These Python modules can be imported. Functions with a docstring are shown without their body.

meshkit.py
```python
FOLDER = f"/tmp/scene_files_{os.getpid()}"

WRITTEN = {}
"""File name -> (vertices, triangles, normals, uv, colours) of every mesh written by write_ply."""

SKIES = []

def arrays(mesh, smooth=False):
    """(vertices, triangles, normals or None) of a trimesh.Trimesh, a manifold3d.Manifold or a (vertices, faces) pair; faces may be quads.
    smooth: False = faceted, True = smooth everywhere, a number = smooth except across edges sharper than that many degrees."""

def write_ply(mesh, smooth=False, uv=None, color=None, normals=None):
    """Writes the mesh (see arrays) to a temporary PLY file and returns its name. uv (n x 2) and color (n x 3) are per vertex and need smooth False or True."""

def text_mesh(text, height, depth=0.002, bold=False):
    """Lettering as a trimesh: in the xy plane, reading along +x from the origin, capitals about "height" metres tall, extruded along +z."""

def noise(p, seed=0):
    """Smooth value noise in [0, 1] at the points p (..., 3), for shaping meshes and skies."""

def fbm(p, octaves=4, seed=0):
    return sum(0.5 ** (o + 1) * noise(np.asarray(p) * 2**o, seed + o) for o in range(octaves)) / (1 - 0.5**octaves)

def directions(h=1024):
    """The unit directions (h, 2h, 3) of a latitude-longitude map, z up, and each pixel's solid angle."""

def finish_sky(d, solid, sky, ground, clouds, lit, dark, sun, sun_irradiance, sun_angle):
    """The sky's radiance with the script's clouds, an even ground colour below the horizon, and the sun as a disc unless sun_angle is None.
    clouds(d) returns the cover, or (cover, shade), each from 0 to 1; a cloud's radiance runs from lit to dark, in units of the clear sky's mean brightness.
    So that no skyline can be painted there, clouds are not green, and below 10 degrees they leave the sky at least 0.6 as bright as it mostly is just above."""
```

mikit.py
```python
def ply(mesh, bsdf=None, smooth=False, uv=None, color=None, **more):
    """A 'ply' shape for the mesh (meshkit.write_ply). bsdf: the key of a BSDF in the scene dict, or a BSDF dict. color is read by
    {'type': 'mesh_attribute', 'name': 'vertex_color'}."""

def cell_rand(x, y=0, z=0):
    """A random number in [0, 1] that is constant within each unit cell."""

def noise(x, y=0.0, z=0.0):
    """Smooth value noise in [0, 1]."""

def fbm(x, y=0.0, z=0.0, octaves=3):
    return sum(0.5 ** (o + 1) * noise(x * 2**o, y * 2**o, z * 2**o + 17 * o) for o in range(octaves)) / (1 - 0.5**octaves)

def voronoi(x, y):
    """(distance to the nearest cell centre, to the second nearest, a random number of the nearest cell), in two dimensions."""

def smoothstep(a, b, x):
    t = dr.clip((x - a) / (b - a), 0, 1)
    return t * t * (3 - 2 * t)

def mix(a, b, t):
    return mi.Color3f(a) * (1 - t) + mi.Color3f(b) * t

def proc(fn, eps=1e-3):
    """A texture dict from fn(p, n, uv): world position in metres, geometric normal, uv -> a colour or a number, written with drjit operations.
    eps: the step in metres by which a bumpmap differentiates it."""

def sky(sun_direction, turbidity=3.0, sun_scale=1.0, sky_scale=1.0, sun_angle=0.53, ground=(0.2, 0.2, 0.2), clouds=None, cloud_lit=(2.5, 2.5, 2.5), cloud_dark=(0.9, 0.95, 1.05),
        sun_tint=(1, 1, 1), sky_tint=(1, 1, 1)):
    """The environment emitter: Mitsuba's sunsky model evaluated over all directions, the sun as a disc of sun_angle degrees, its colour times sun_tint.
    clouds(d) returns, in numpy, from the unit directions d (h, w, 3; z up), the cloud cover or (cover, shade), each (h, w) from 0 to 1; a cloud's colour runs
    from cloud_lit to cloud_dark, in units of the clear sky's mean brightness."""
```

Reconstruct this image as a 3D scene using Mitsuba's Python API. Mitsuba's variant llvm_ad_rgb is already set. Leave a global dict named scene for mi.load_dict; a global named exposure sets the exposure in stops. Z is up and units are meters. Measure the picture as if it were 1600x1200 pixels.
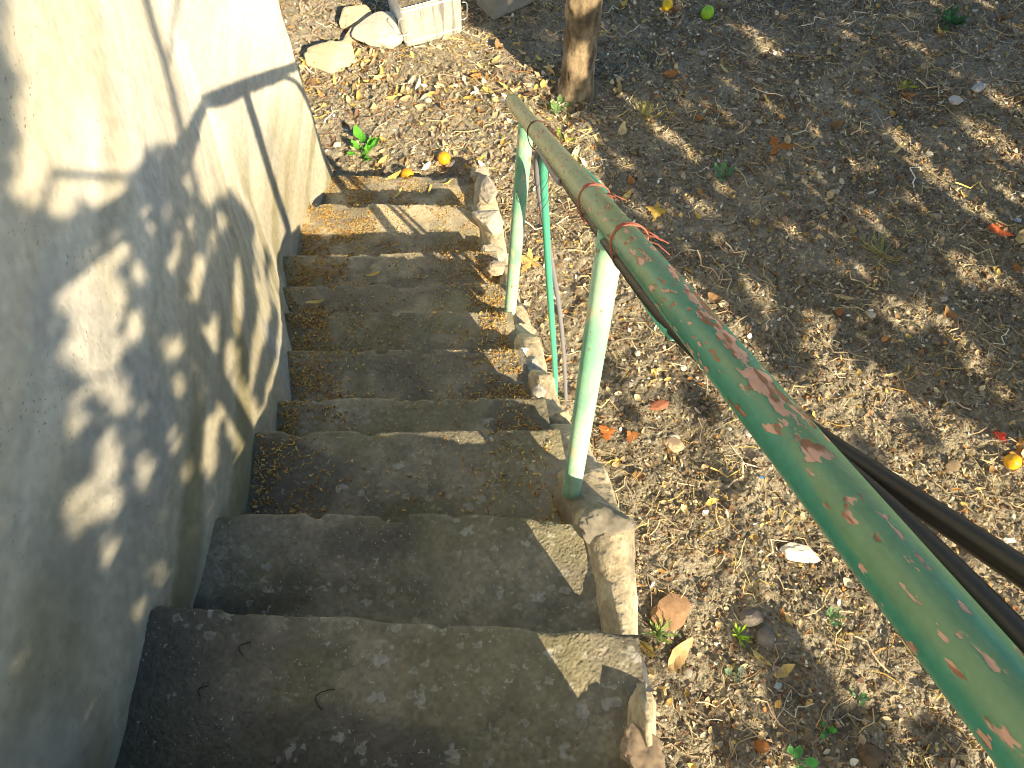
import math, random
import numpy as np, trimesh, mitsuba as mi, drjit as dr, mikit, meshkit
from mikit import proc, noise, fbm, voronoi, cell_rand, smoothstep, mix
from scipy.interpolate import CubicSpline

T = mi.ScalarTransform4f
H0 = 3.15                                   # eye height above the ground
SUN = np.array([.73, -1.0, .68])            # towards the sun: low, from behind on the right
PITCH = math.radians(62)
exposure = 3.08
scene, labels = {'type': 'scene'}, {}
scene['camera'] = {'type': 'perspective', 'fov': 2 * math.degrees(math.atan(800 / 1150)), 'fov_axis': 'x', 'near_clip': .02, 'far_clip': 900.,
                   'to_world': T().look_at(origin=[0, 0, H0], target=[0, math.cos(PITCH), H0 - math.sin(PITCH)], up=[0, math.sin(PITCH), math.cos(PITCH)])}
scene['sky'] = mikit.sky(SUN.tolist(), turbidity=3, sky_scale=.70, sky_tint=(1.05, 1.0, .90), sun_tint=(.985, 1.0, .93), ground=(.22, .19, .15))
rng = np.random.default_rng(11)

# ------------------------------------------------------------------ materials
def V3(*a): return mi.Color3f(*a)
def sh(z, y): return z - (1.95 - .636 * y)   # height above the sloping line of the stairs

def plaster_col(p, n, uv):
    s = p.y * .9 + p.x * .4
    big = fbm(s * 2.2, p.z * 1.1, 3.1, 3)
    al, ac = s * .95 + p.z * .3, p.z * .95 - s * .3
    streak = fbm(ac * 17., al * 1.5, 7.7, 3)
    fine = fbm(s * 70., p.z * 60., 2., 2)
    c = mix((.475, .47, .44), (.74, .735, .695), smoothstep(.30, .62, big * .55 + streak * .45))
    c = mix(c, (.62, .55, .42), smoothstep(.52, .72, fbm(ac * 5. + 5, al * 1.3, 9., 2)) * .5)
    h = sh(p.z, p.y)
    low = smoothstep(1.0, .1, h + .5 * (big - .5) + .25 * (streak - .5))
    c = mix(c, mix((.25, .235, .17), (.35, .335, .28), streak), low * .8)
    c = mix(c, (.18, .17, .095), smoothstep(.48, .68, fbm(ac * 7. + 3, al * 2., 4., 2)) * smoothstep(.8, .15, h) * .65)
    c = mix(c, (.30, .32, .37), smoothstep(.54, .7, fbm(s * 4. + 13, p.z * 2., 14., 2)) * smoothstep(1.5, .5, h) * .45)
    pit = smoothstep(.83, .9, noise(p.x * 250., p.y * 250., p.z * 210.)) * smoothstep(.5, .68, noise(s * 14., p.z * 11., 8.))
    c = mix(c, (.20, .19, .16), pit * .7)
    return c * (.84 + .32 * fine)
def plaster_h(p, n, uv):
    s = p.y + p.x * .4
    return .6 * fbm(s * 38., p.z * 38., p.x * 35., 3) + .35 * noise(s * 190., p.z * 170., 1.) - .4 * smoothstep(.83, .9, noise(p.x * 250., p.y * 250., p.z * 210.))

def concrete_col(p, n, uv):
    a = fbm(p.x * 5., p.y * 5., p.z * 5., 3)
    b = fbm(p.x * 26., p.y * 26., p.z * 26. + 5, 2)
    f = fbm(p.x * 130., p.y * 130., p.z * 90., 2)
    c = mix((.16, .150, .122), (.34, .312, .245), smoothstep(.25, .75, .6 * a + .4 * b))
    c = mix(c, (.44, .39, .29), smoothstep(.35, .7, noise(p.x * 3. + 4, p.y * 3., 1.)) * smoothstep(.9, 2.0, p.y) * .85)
    c = mix(c, (.16, .155, .09), smoothstep(.5, .66, fbm(p.x * 4. + 9, p.y * 6., 3., 2)) * .5)
    c = mix(c, (.085, .083, .08), smoothstep(.54, .68, fbm(p.x * 3.3 + 2, p.y * 4.4, 31., 3)) * .6)
    w = fbm(p.x * 90., p.y * 90., 3., 2)
    d1, d2, r = voronoi(p.x * 34. + 40 + w, p.y * 34. + 40)
    spot = smoothstep(.30, .20, d1 + .22 * (w - .5) + .34 * r) * smoothstep(.30, .50, noise(p.x * 7. + 31, p.y * 7., 3.)) * smoothstep(1.9, .5, p.y)
    c = mix(c, mix((.40, .40, .37), (.54, .54, .50), r * 2.), spot * .52 * (.55 + .45 * smoothstep(.10, .17, d1)))
    e1, e2, r2 = voronoi(p.x * 14. + 70 + w * .5, p.y * 14. + 70)
    spot2 = smoothstep(.22, .14, e1 + .20 * (w - .5) + .48 * r2) * smoothstep(1.3, .7, p.y)
    c = mix(c, (.46, .465, .46), spot2 * .5)
    speck = smoothstep(.86, .92, noise(p.x * 240., p.y * 240., p.z * 240.))
    c = mix(c, (.50, .48, .42), speck * .6)
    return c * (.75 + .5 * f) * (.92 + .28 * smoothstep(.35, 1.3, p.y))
def concrete_h(p, n, uv):
    return .6 * fbm(p.x * 45., p.y * 45., p.z * 45., 3) + .4 * noise(p.x * 260., p.y * 260., p.z * 260.)

def mortar_col(p, n, uv):
    a = fbm(p.x * 9., p.y * 9., p.z * 9., 4)
    b = fbm(p.x * 60., p.y * 60., p.z * 60., 3)
    c = mix((.30, .25, .175), (.55, .49, .38), smoothstep(.25, .7, .6 * a + .4 * b))
    c = mix(c, (.15, .14, .12), smoothstep(.5, .66, fbm(p.x * 11. + 3, p.y * 7., p.z * 9., 3)) * smoothstep(1.1, .3, p.y) * .75)
    return c * (.8 + .4 * fbm(p.x * 170., p.y * 170., p.z * 170., 2))
def mortar_h(p, n, uv):
    return fbm(p.x * 60., p.y * 60., p.z * 60., 4)

def soil_col(p, n, uv):
    a = fbm(p.x * 2.3, p.y * 2.3, 1., 3)
    b = fbm(p.x * 17., p.y * 17., 5., 3)
    f = fbm(p.x * 110., p.y * 110., 9., 3)
    c = mix((.115, .103, .080), (.34, .312, .25), smoothstep(.2, .8, .35 * a + .35 * b + .3 * f))
    c = mix(c, (.34, .31, .255), smoothstep(.52, .7, fbm(p.x * 3.7 + 8, p.y * 3.7, 2., 3)) * .6)
    return c * (.62 + .76 * f)
def soil_h(p, n, uv):
    return .6 * fbm(p.x * 45., p.y * 45., 2., 3) + .4 * fbm(p.x * 190., p.y * 190., 4., 3)

def paint_base(p, flake):
    f = fbm(p.x * 16., p.y * 16., p.z * 16., 3)
    return f
def peeled(p, uv):
    y = p.y
    w = fbm(uv.x * 22. + 2, y * 62., 6., 4)
    zone = smoothstep(.095, .015, dr.abs(uv.x - .53 + .28 * (y - .25))) * smoothstep(.12, .25, y) * (.35 + .65 * smoothstep(.68, .42, y)) * smoothstep(.95, .7, y)
    m = smoothstep(.0, .045, zone * .36 + (w - .70))
    m = dr.maximum(m, smoothstep(.70, .73, fbm(uv.x * 14. + 7, y * 44., 2., 3)) * smoothstep(.13, .25, y))
    return m, w
def rail_col(p, n, uv):
    y = p.y
    g = mix((.03, .16, .125), (.05, .215, .165), fbm(p.x * 30., y * 5., p.z * 6., 3))
    old = mix((.25, .31, .19), (.37, .40, .27), fbm(p.x * 40., y * 9., p.z * 9., 3))
    c = mix(g, old, smoothstep(.45, 1.05, y + .5 * (fbm(uv.x * 6., y * 3., 3., 3) - .5)) * .85)
    c = mix(c, (.14, .20, .085), smoothstep(.5, .7, fbm(uv.x * 5. + 3, y * 4., 8., 3)) * .5)
    # peeled patches on the top and outer side: primer and rust
    m, w = peeled(p, uv)
    rust = mix((.19, .085, .05), (.44, .27, .23), smoothstep(.40, .60, fbm(uv.x * 30. + 3, y * 55., 1., 3)))
    c = mix(c, rust, m * .95)
    scr = smoothstep(.80, .86, noise(uv.x * 9., y * 130., 4.)) * smoothstep(.5, .9, y) * smoothstep(.35, .6, noise(uv.x * 14., y * 9., 3.))
    c = mix(c, (.17, .085, .05), scr * .75)
    return c * (.88 + .24 * fbm(p.x * 200., p.y * 120., p.z * 120., 2))
def rail_h(p, n, uv):
    m, w = peeled(p, uv)
    return -.6 * m + .12 * fbm(uv.x * 9., p.y * 30., 2., 2)
def post_col(p, n, uv):
    f = fbm(p.x * 14., p.y * 14., p.z * 7., 3)
    c = mix((.22, .49, .37), (.42, .66, .52), smoothstep(.3, .7, f))
    c = mix(c, (.62, .58, .42), smoothstep(.62, .72, fbm(p.x * 30., p.y * 30., p.z * 12. + 4, 3)) * .7)
    c = mix(c, (.30, .15, .08), smoothstep(.74, .79, fbm(p.x * 60., p.y * 60., p.z * 30., 3)) * .8)
    return c * (.9 + .2 * fbm(p.x * 220., p.y * 220., p.z * 90., 2))
def bark_col(p, n, uv):
    a = fbm(p.x * 22., p.y * 22., p.z * 7., 4)
    c = mix((.12, .095, .07), (.34, .27, .19), smoothstep(.3, .7, a))
    return c * (.7 + .6 * fbm(p.x * 120., p.y * 120., p.z * 60., 2))
def bark_h(p, n, uv): return fbm(p.x * 40., p.y * 40., p.z * 11., 4)
def tin_col(p, n, uv):
    s = p.x * .92 + p.y * .39
    a = fbm(s * 70., p.z * 5., 2., 3)
    return mix((.34, .35, .38), (.72, .73, .73), smoothstep(.25, .55, a + .25 * smoothstep(.2, -.2, p.x + .55))) * (.85 + .3 * fbm(s * 40., p.z * 40., 1., 2))
def rock_col(p, n, uv):
    a = fbm(p.x * 13., p.y * 13., p.z * 13., 4)
    b = fbm(p.x * 90., p.y * 90., p.z * 90., 3)
    return mix((.7, .68, .62), (1.15, 1.12, 1.05), smoothstep(.25, .7, .6 * a + .4 * b))

def tw(d): return {'type': 'twosided', 'bsdf': d}
def princ(col, rough=.9, spec=.25, **k):
    if not isinstance(col, dict): col = {'type': 'rgb', 'value': list(col)}
    return {'type': 'principled', 'base_color': col, 'roughness': rough, 'specular': spec, **k}
def bumped(col, h, scale, rough=.92, spec=.2, eps=1e-3, **k):
    return tw({'type': 'bumpmap', 'arbitrary': {**proc(h, eps)}, 'scale': scale, 'bsdf': princ(proc(col), rough, spec, **k)})
VC = {'type': 'mesh_attribute', 'name': 'vertex_color'}
scene['m_plaster'] = bumped(plaster_col, plaster_h, .0035)
scene['m_concrete'] = bumped(concrete_col, concrete_h, .007)
scene['m_mortar'] = bumped(mortar_col, mortar_h, .009)
scene['m_soil'] = bumped(soil_col, soil_h, .016)
scene['m_rail'] = bumped(rail_col, rail_h, .0010, .33, .5)
scene['m_post'] = tw(princ(proc(post_col), .45, .4))
scene['m_bark'] = bumped(bark_col, bark_h, .012)
scene['m_tin'] = tw(princ(proc(tin_col), .42, .5, metallic=.55))
scene['m_litter'] = tw(princ(VC, .85, .2))
scene['m_dull'] = tw(princ(VC, .95, .1))
scene['m_foliage'] = {'type': 'principledthin', 'base_color': VC, 'roughness': .5, 'diff_trans': .55, 'spec_trans': 0.}
scene['m_black'] = tw(princ((.022, .021, .02), .42, .4))
scene['m_greyhose'] = tw(princ((.21, .21, .26), .5, .4))
scene['m_greenpipe'] = tw(princ((.08, .42, .31), .42, .45))
scene['m_wire'] = tw(princ((.36, .12, .09), .55, .4))
scene['m_darkwire'] = tw(princ((.10, .05, .035), .6, .3))
scene['m_zinc'] = tw(princ((.55, .55, .54), .35, .5, metallic=.6))
scene['m_fruit'] = tw(princ(VC, .38, .5))

# ------------------------------------------------------------------ helpers
count = {}
def key_for(name, parent=None):
    base = (parent + '__' if parent else '') + name
    n = count.get(base, 0); count[base] = n + 1
    return base if n == 0 else f'{base}_{n:03d}'
def obj(name, mesh, mat, parent=None, smooth=False, color=None, uv=None, label=None, cat=None, group=None, kind=None, **more):
    k = key_for(name, parent)
    if color is not None and smooth not in (True, False): smooth = True
    scene[k] = mesh if isinstance(mesh, dict) else mikit.ply(mesh, mat, smooth=smooth, color=color, uv=uv)
    if more: scene[k] = {**scene[k], **more}
    tag(k, label, cat, group, kind)
    return k
def tag(k, label=None, cat=None, group=None, kind=None):
    d = {a: b for a, b in (('label', label), ('category', cat), ('group', group), ('kind', kind)) if b}
    if d: labels[k] = d
def thing(name, label, cat, group=None):
    k = key_for(name); tag(k, label, cat, group); return k
def R(x, y, h): return np.array([x, y, H0 - h])
def tube(pts, rad, n=14, sub=0, closed=True, uv=False, wob=0, seed=0):
    pts = np.asarray(pts, float); rad = np.broadcast_to(np.asarray(rad, float), (len(pts),)).copy()
    if sub:
        s = np.r_[0, np.cumsum(np.linalg.norm(np.diff(pts, axis=0), axis=1))]
        q = np.linspace(0, s[-1], sub)
        rad = np.interp(q, s, rad); pts = CubicSpline(s, pts)(q) if len(pts) > 2 else np.stack([np.interp(q, s, pts[:, i]) for i in range(3)], 1)
    t = np.gradient(pts, axis=0); t /= np.linalg.norm(t, axis=1, keepdims=True)
    a = np.cross(t[0], [0, 0, 1.] if abs(t[0][2]) < .9 else [1., 0, 0]); a /= np.linalg.norm(a)
    ring = np.arange(n) * 2 * np.pi / n; V = []
    for i in range(len(pts)):
        a = a - t[i] * (a @ t[i]); a /= np.linalg.norm(a); b = np.cross(t[i], a)
        r = rad[i]
        rr = r * (1 + wob * (2 * meshkit.noise(np.stack([np.cos(ring) * 1.5 + seed, np.sin(ring) * 1.5, np.full(n, i * .35)], 1)) - 1)) if wob else np.full(n, r)
        V.append(pts[i] + rr[:, None] * (np.cos(ring)[:, None] * a + np.sin(ring)[:, None] * b))
    V = np.vstack(V); m = len(pts)
    i, j = np.meshgrid(np.arange(m - 1), np.arange(n), indexing='ij'); j2 = (j + 1) % n
    F = np.stack([i * n + j, i * n + j2, (i + 1) * n + j2, (i + 1) * n + j], -1).reshape(-1, 4)
    F = np.vstack([F[:, [0, 1, 2]], F[:, [0, 2, 3]]])
    if closed:
        V = np.vstack([V, pts[0], pts[-1]]); k = np.arange(n); k2 = (k + 1) % n
        F = np.vstack([F, np.stack([np.full(n, m * n), k2, k], 1), np.stack([np.full(n, m * n + 1), (m - 1) * n + k, (m - 1) * n + k2], 1)])
    return trimesh.Trimesh(V, F, process=False)
def rock(rx, ry, rz, seed, sub=3, amp=.35, freq=1.6, flat=0.):
    m = trimesh.creation.icosphere(subdivisions=sub); v = m.vertices
    d = 1 + amp * (2 * meshkit.fbm(v * freq + seed * 7.3 + 50, 4, seed) - 1)
    c = 2.6 * (meshkit.noise(v * .9 + seed * 3.1 + 90, seed + 5) - .5)
    w = v * d[:, None]
    for q in range(7):                                   # broken faces
        r = np.random.default_rng(seed * 31 + q); nn = r.normal(size=3); nn /= np.linalg.norm(nn)
        h = w @ nn; lim = r.uniform(.55, .85); w = np.where((h > lim)[:, None], w - np.outer((h - lim) * .85, nn), w)
    w = w * [rx, ry, rz]
    return trimesh.Trimesh(w, m.faces, process=False)
def placed(m, loc, rz=0., tilt=(0, 0)):
    m = m.copy(); m.apply_transform(trimesh.transformations.euler_matrix(tilt[0], tilt[1], rz)); m.apply_translation(loc); return m
def rots(n, flat=1.0, r=rng):
    """random rotations: free about z, tilted by up to flat radians"""
    a, tx, ty = r.uniform(0, 2 * np.pi, n), r.normal(0, flat, n), r.normal(0, flat, n)
    ca, sa, z, o = np.cos(a), np.sin(a), np.zeros(n), np.ones(n)
    Z = np.stack([ca, -sa, z, sa, ca, z, z, z, o], 1).reshape(n, 3, 3)
    X = np.stack([o, z, z, z, np.cos(tx), -np.sin(tx), z, np.sin(tx), np.cos(tx)], 1).reshape(n, 3, 3)
    Y = np.stack([np.cos(ty), z, np.sin(ty), z, o, z, -np.sin(ty), z, np.cos(ty)], 1).reshape(n, 3, 3)
    return X @ Y @ Z
def scatter(temp, pos, rot, scl, cols, jit=.0, r=rng):
    """copies of the template (v, f) joined; cols per copy -> per-vertex colours"""
    v, f = temp; n = len(pos); scl = np.asarray(scl, float)
    if scl.ndim == 1: scl = scl[:, None] * np.ones(3)
    w = np.einsum('nij,nkj->nki', rot, v[None] * scl[:, None, :]) + pos[:, None, :]
    F = (f[None] + (np.arange(n) * len(v))[:, None, None]).reshape(-1, 3)
    c = np.repeat(cols[:, None, :], len(v), 1)
    if jit: c = c * (1 + jit * r.uniform(-1, 1, (n, len(v), 1)))
    return trimesh.Trimesh(w.reshape(-1, 3), F, process=False), np.clip(c.reshape(-1, 3), 0, 1)
def leaf_temp(nl=5, curl=.3, fold=.25, wid=.34, twist=0., seed=0):
    """a leaf along +x of length 1, three vertices across, bent and folded"""
    s = np.linspace(0, 1, nl); r = np.random.default_rng(seed)
    w = wid * np.sin(np.pi * np.clip(s, .02, .98)) ** .8 * (1 - .35 * s)
    V = []
    for i in range(nl):
        for q in (-1, 0, 1):
            y = q * w[i]; z = curl * (s[i] - .5) ** 2 * 1.6 + fold * abs(q) * w[i] + twist * q * (s[i] - .5) * w[i] * 2 + r.normal(0, .025)
            V.append([s[i] - .5, y + r.normal(0, .02), z])
    F = []
    for i in range(nl - 1):
        for q in range(2):
            a = i * 3 + q; F += [[a, a + 1, a + 4], [a, a + 4, a + 3]]
    return np.array(V), np.array(F)
def stick_temp(seed=0, bend=.12, seg=3, rad=1.):
    r = np.random.default_rng(seed); s = np.linspace(-.5, .5, seg + 1)
    p = np.stack([s, bend * r.normal(0, 1, seg + 1), bend * .35 * np.abs(r.normal(0, 1, seg + 1))], 1); V = []
    for i in range(seg + 1):
        for k in range(3):
            a = k * 2.0944; V.append(p[i] + [0, rad * math.cos(a), rad * math.sin(a)])
    F = []
    for i in range(seg):
        for k in range(3):
            a, b = i * 3 + k, i * 3 + (k + 1) % 3; F += [[a, b, b + 3], [a, b + 3, a + 3]]
    return np.array(V), np.array(F)
def lump_temp(seed=0, sub=0):
    m = trimesh.creation.icosphere(subdivisions=sub); r = np.random.default_rng(seed)
    return m.vertices * r.uniform(.65, 1.25, (len(m.vertices), 1)), np.array(m.faces)
def chip_temp(seed=0):
    """a broken flat flake"""
    r = np.random.default_rng(seed); n = 6; a = np.sort(r.uniform(0, 2 * np.pi, n)); q = r.uniform(.6, 1.1, n)
    top = np.stack([np.cos(a) * q, np.sin(a) * q * .7, r.normal(0, .10, n) + .08], 1); bot = top * [1.05, 1.05, 1] - [0, 0, .22]
    V = np.vstack([top, bot, [[0, 0, .12 + r.normal(0, .06)]]]); k = np.arange(n); k2 = (k + 1) % n
    F = np.vstack([np.stack([np.full(n, 2 * n), k, k2], 1), np.stack([k, n + k, n + k2], 1), np.stack([k, n + k2, k2], 1)])
    return V, F
def inside(poly, x, y):
    poly = np.asarray(poly); c = np.zeros(np.shape(x), bool); j = len(poly) - 1
    for i in range(len(poly)):
        (xi, yi), (xj, yj) = poly[i], poly[j]
        c ^= ((yi > y) != (yj > y)) & (x < (xj - xi) * (y - yi) / (yj - yi + 1e-12) + xi); j = i
    return c

# ------------------------------------------------------------------ ground
def gz(x, y):
    x, y = np.asarray(x, float), np.asarray(y, float); p = np.stack([x, y, 0 * x], -1)
    near = np.exp(-((x - 1) ** 2 + (y - 2.5) ** 2) / 40)
    return near * (.035 * (meshkit.fbm(p * 1.1 + 20, 3, 1) - .5) * 2 + .022 * (meshkit.fbm(p * 5 + 70, 3, 2) - .5) * 2 + .016 * (meshkit.fbm(p * 16 + 10, 3, 3) - .5) * 2) - .012
def spaced(lo, hi, st, far):
    m = np.arange(lo, hi, st); out = [m]; d, x, left = st, hi, []
    while x < far: left.append(x); d *= 1.35; x += d
    d, x, right = st, lo - st, []
    while x > -far: right.append(x); d *= 1.35; x -= d
    return np.r_[np.array(right)[::-1], m, np.array(left)]
gx, gy = spaced(-2.1, 3.7, .0135, 400.), spaced(-.4, 5.0, .0135, 400.)
X, Y = np.meshgrid(gx, gy, indexing='xy'); Zg = gz(X, Y)
fine = (X > -2.1) & (X < 3.7) & (Y > -.4) & (Y < 5)
Zg = Zg + np.where(fine, .012 * (meshkit.fbm(np.stack([X, Y, 0 * X], -1) * 42 + 5, 2, 9) - .5) * 2, 0)
nx, ny = len(gx), len(gy); i, j = np.meshgrid(np.arange(ny - 1), np.arange(nx - 1), indexing='ij')
F = np.stack([i * nx + j, i * nx + j + 1, (i + 1) * nx + j + 1, (i + 1) * nx + j], -1).reshape(-1, 4)
obj('ground', (np.stack([X, Y, Zg], -1).reshape(-1, 3), F), 'm_soil', smooth=True, label='dry brown garden soil strewn with fallen leaves and straw', kind='structure')

# ------------------------------------------------------------------ wall
WP = np.array([(-3.2, -.60), (-.4, -.635), (.27, -.653), (.51, -.645), (.78, -.667), (.97, -.69), (1.256, -.764), (1.533, -.857), (1.788, -.954), (2.05, -1.045), (2.3, -1.055), (2.577, -1.045), (2.95, -1.02), (3.02, -1.03), (3.06, -1.06)])
def wall_x(y): return np.interp(y, WP[:, 0], WP[:, 1])
ys = np.r_[np.arange(-3.2, -.4, .12), np.arange(-.4, 2.98, .018), [2.985, 3.005, 3.022, 3.036, 3.047, 3.053]]
xs = np.convolve(np.pad(wall_x(ys), 3, mode='edge'), np.ones(7) / 7, mode='valid'); xs[-4:] = [-1.034, -1.046, -1.064, -1.09]
xe = np.linspace(-1.12, -1.42, 8); ys, xs = np.r_[ys, np.full(8, 3.056)], np.r_[xs, xe]
tx, ty = np.gradient(xs), np.gradient(ys); L = np.hypot(tx, ty); nxv, nyv = ty / L, -tx / L
zs = np.r_[np.arange(-.15, 3.6, .02), np.arange(3.6, 6.3, .2)]
S, Zw = np.meshgrid(np.arange(len(ys)), zs, indexing='xy')
px, py = xs[S], ys[S]
P3 = np.stack([px, py, Zw], -1)
hs = Zw - (1.93 - .636 * py)
dsp = .015 * (meshkit.fbm(P3 * [2, 2.2, 1.6] + 30, 3, 4) - .5) * 2 + .008 * (meshkit.fbm(P3 * 9 + 30, 3, 5) - .5) * 2 + .0014 * (meshkit.fbm(P3 * 34 + 11, 2, 6) - .5) * 2
dsp += .018 * np.exp(-(np.maximum(hs, -.2) / .10) ** 2) * meshkit.noise(P3 * 3.2 + 8, 7)
dsp *= np.where(S > len(ys) - 8, .3, 1)
front = np.stack([px + nxv[S] * dsp, py + nyv[S] * dsp, Zw], -1)
back = np.stack([np.full_like(px, -1.42) - .0 * px, np.minimum(py, 3.056), Zw], -1)
nz, ns = S.shape
V = np.vstack([front.reshape(-1, 3), back.reshape(-1, 3)])
i, j = np.meshgrid(np.arange(nz - 1), np.arange(ns - 1), indexing='ij'); a = i * ns + j
F1 = np.stack([a, a + 1, a + ns + 1, a + ns], -1).reshape(-1, 4); F2 = F1[:, ::-1] + nz * ns
k = np.arange(ns - 1) + (nz - 1) * ns; F3 = np.stack([k, k + 1, k + 1 + nz * ns, k + nz * ns], 1)
obj('plaster_wall', (V, np.vstack([F1, F2, F3])), 'm_plaster', smooth=35, label='pale stained plaster wall along the left side of the stairs', cat='wall')

# ------------------------------------------------------------------ staircase
NL = [(-.653, .272), (-.629, .508), (-.667, .783), (-.685, .975), (-.764, 1.256), (-.857, 1.533), (-.954, 1.788), (-1.06, 2.092), (-1.051, 2.577), (-1.022, 2.947)]
NR = [(.199, .222), (.146, .50), (.10, .797), (.075, .985), (.011, 1.266), (-.024, 1.538), (-.035, 1.808), (-.103, 2.128), (-.212, 2.565), (-.195, 2.935)]
HS = [1.36 + .19 * q for q in range(10)]
for q in range(1, 6):                                    # the steps under and behind the viewer
    NL.insert(0, (-.64, .272 - .272 * q)); NR.insert(0, (.195 + .012 * q, .24 - .272 * q)); HS.insert(0, 1.36 - .19 * q)
stairs = thing('staircase', 'rough concrete outdoor steps going down between the plaster wall and the stone curb', 'staircase')
TREAD = []
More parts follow.
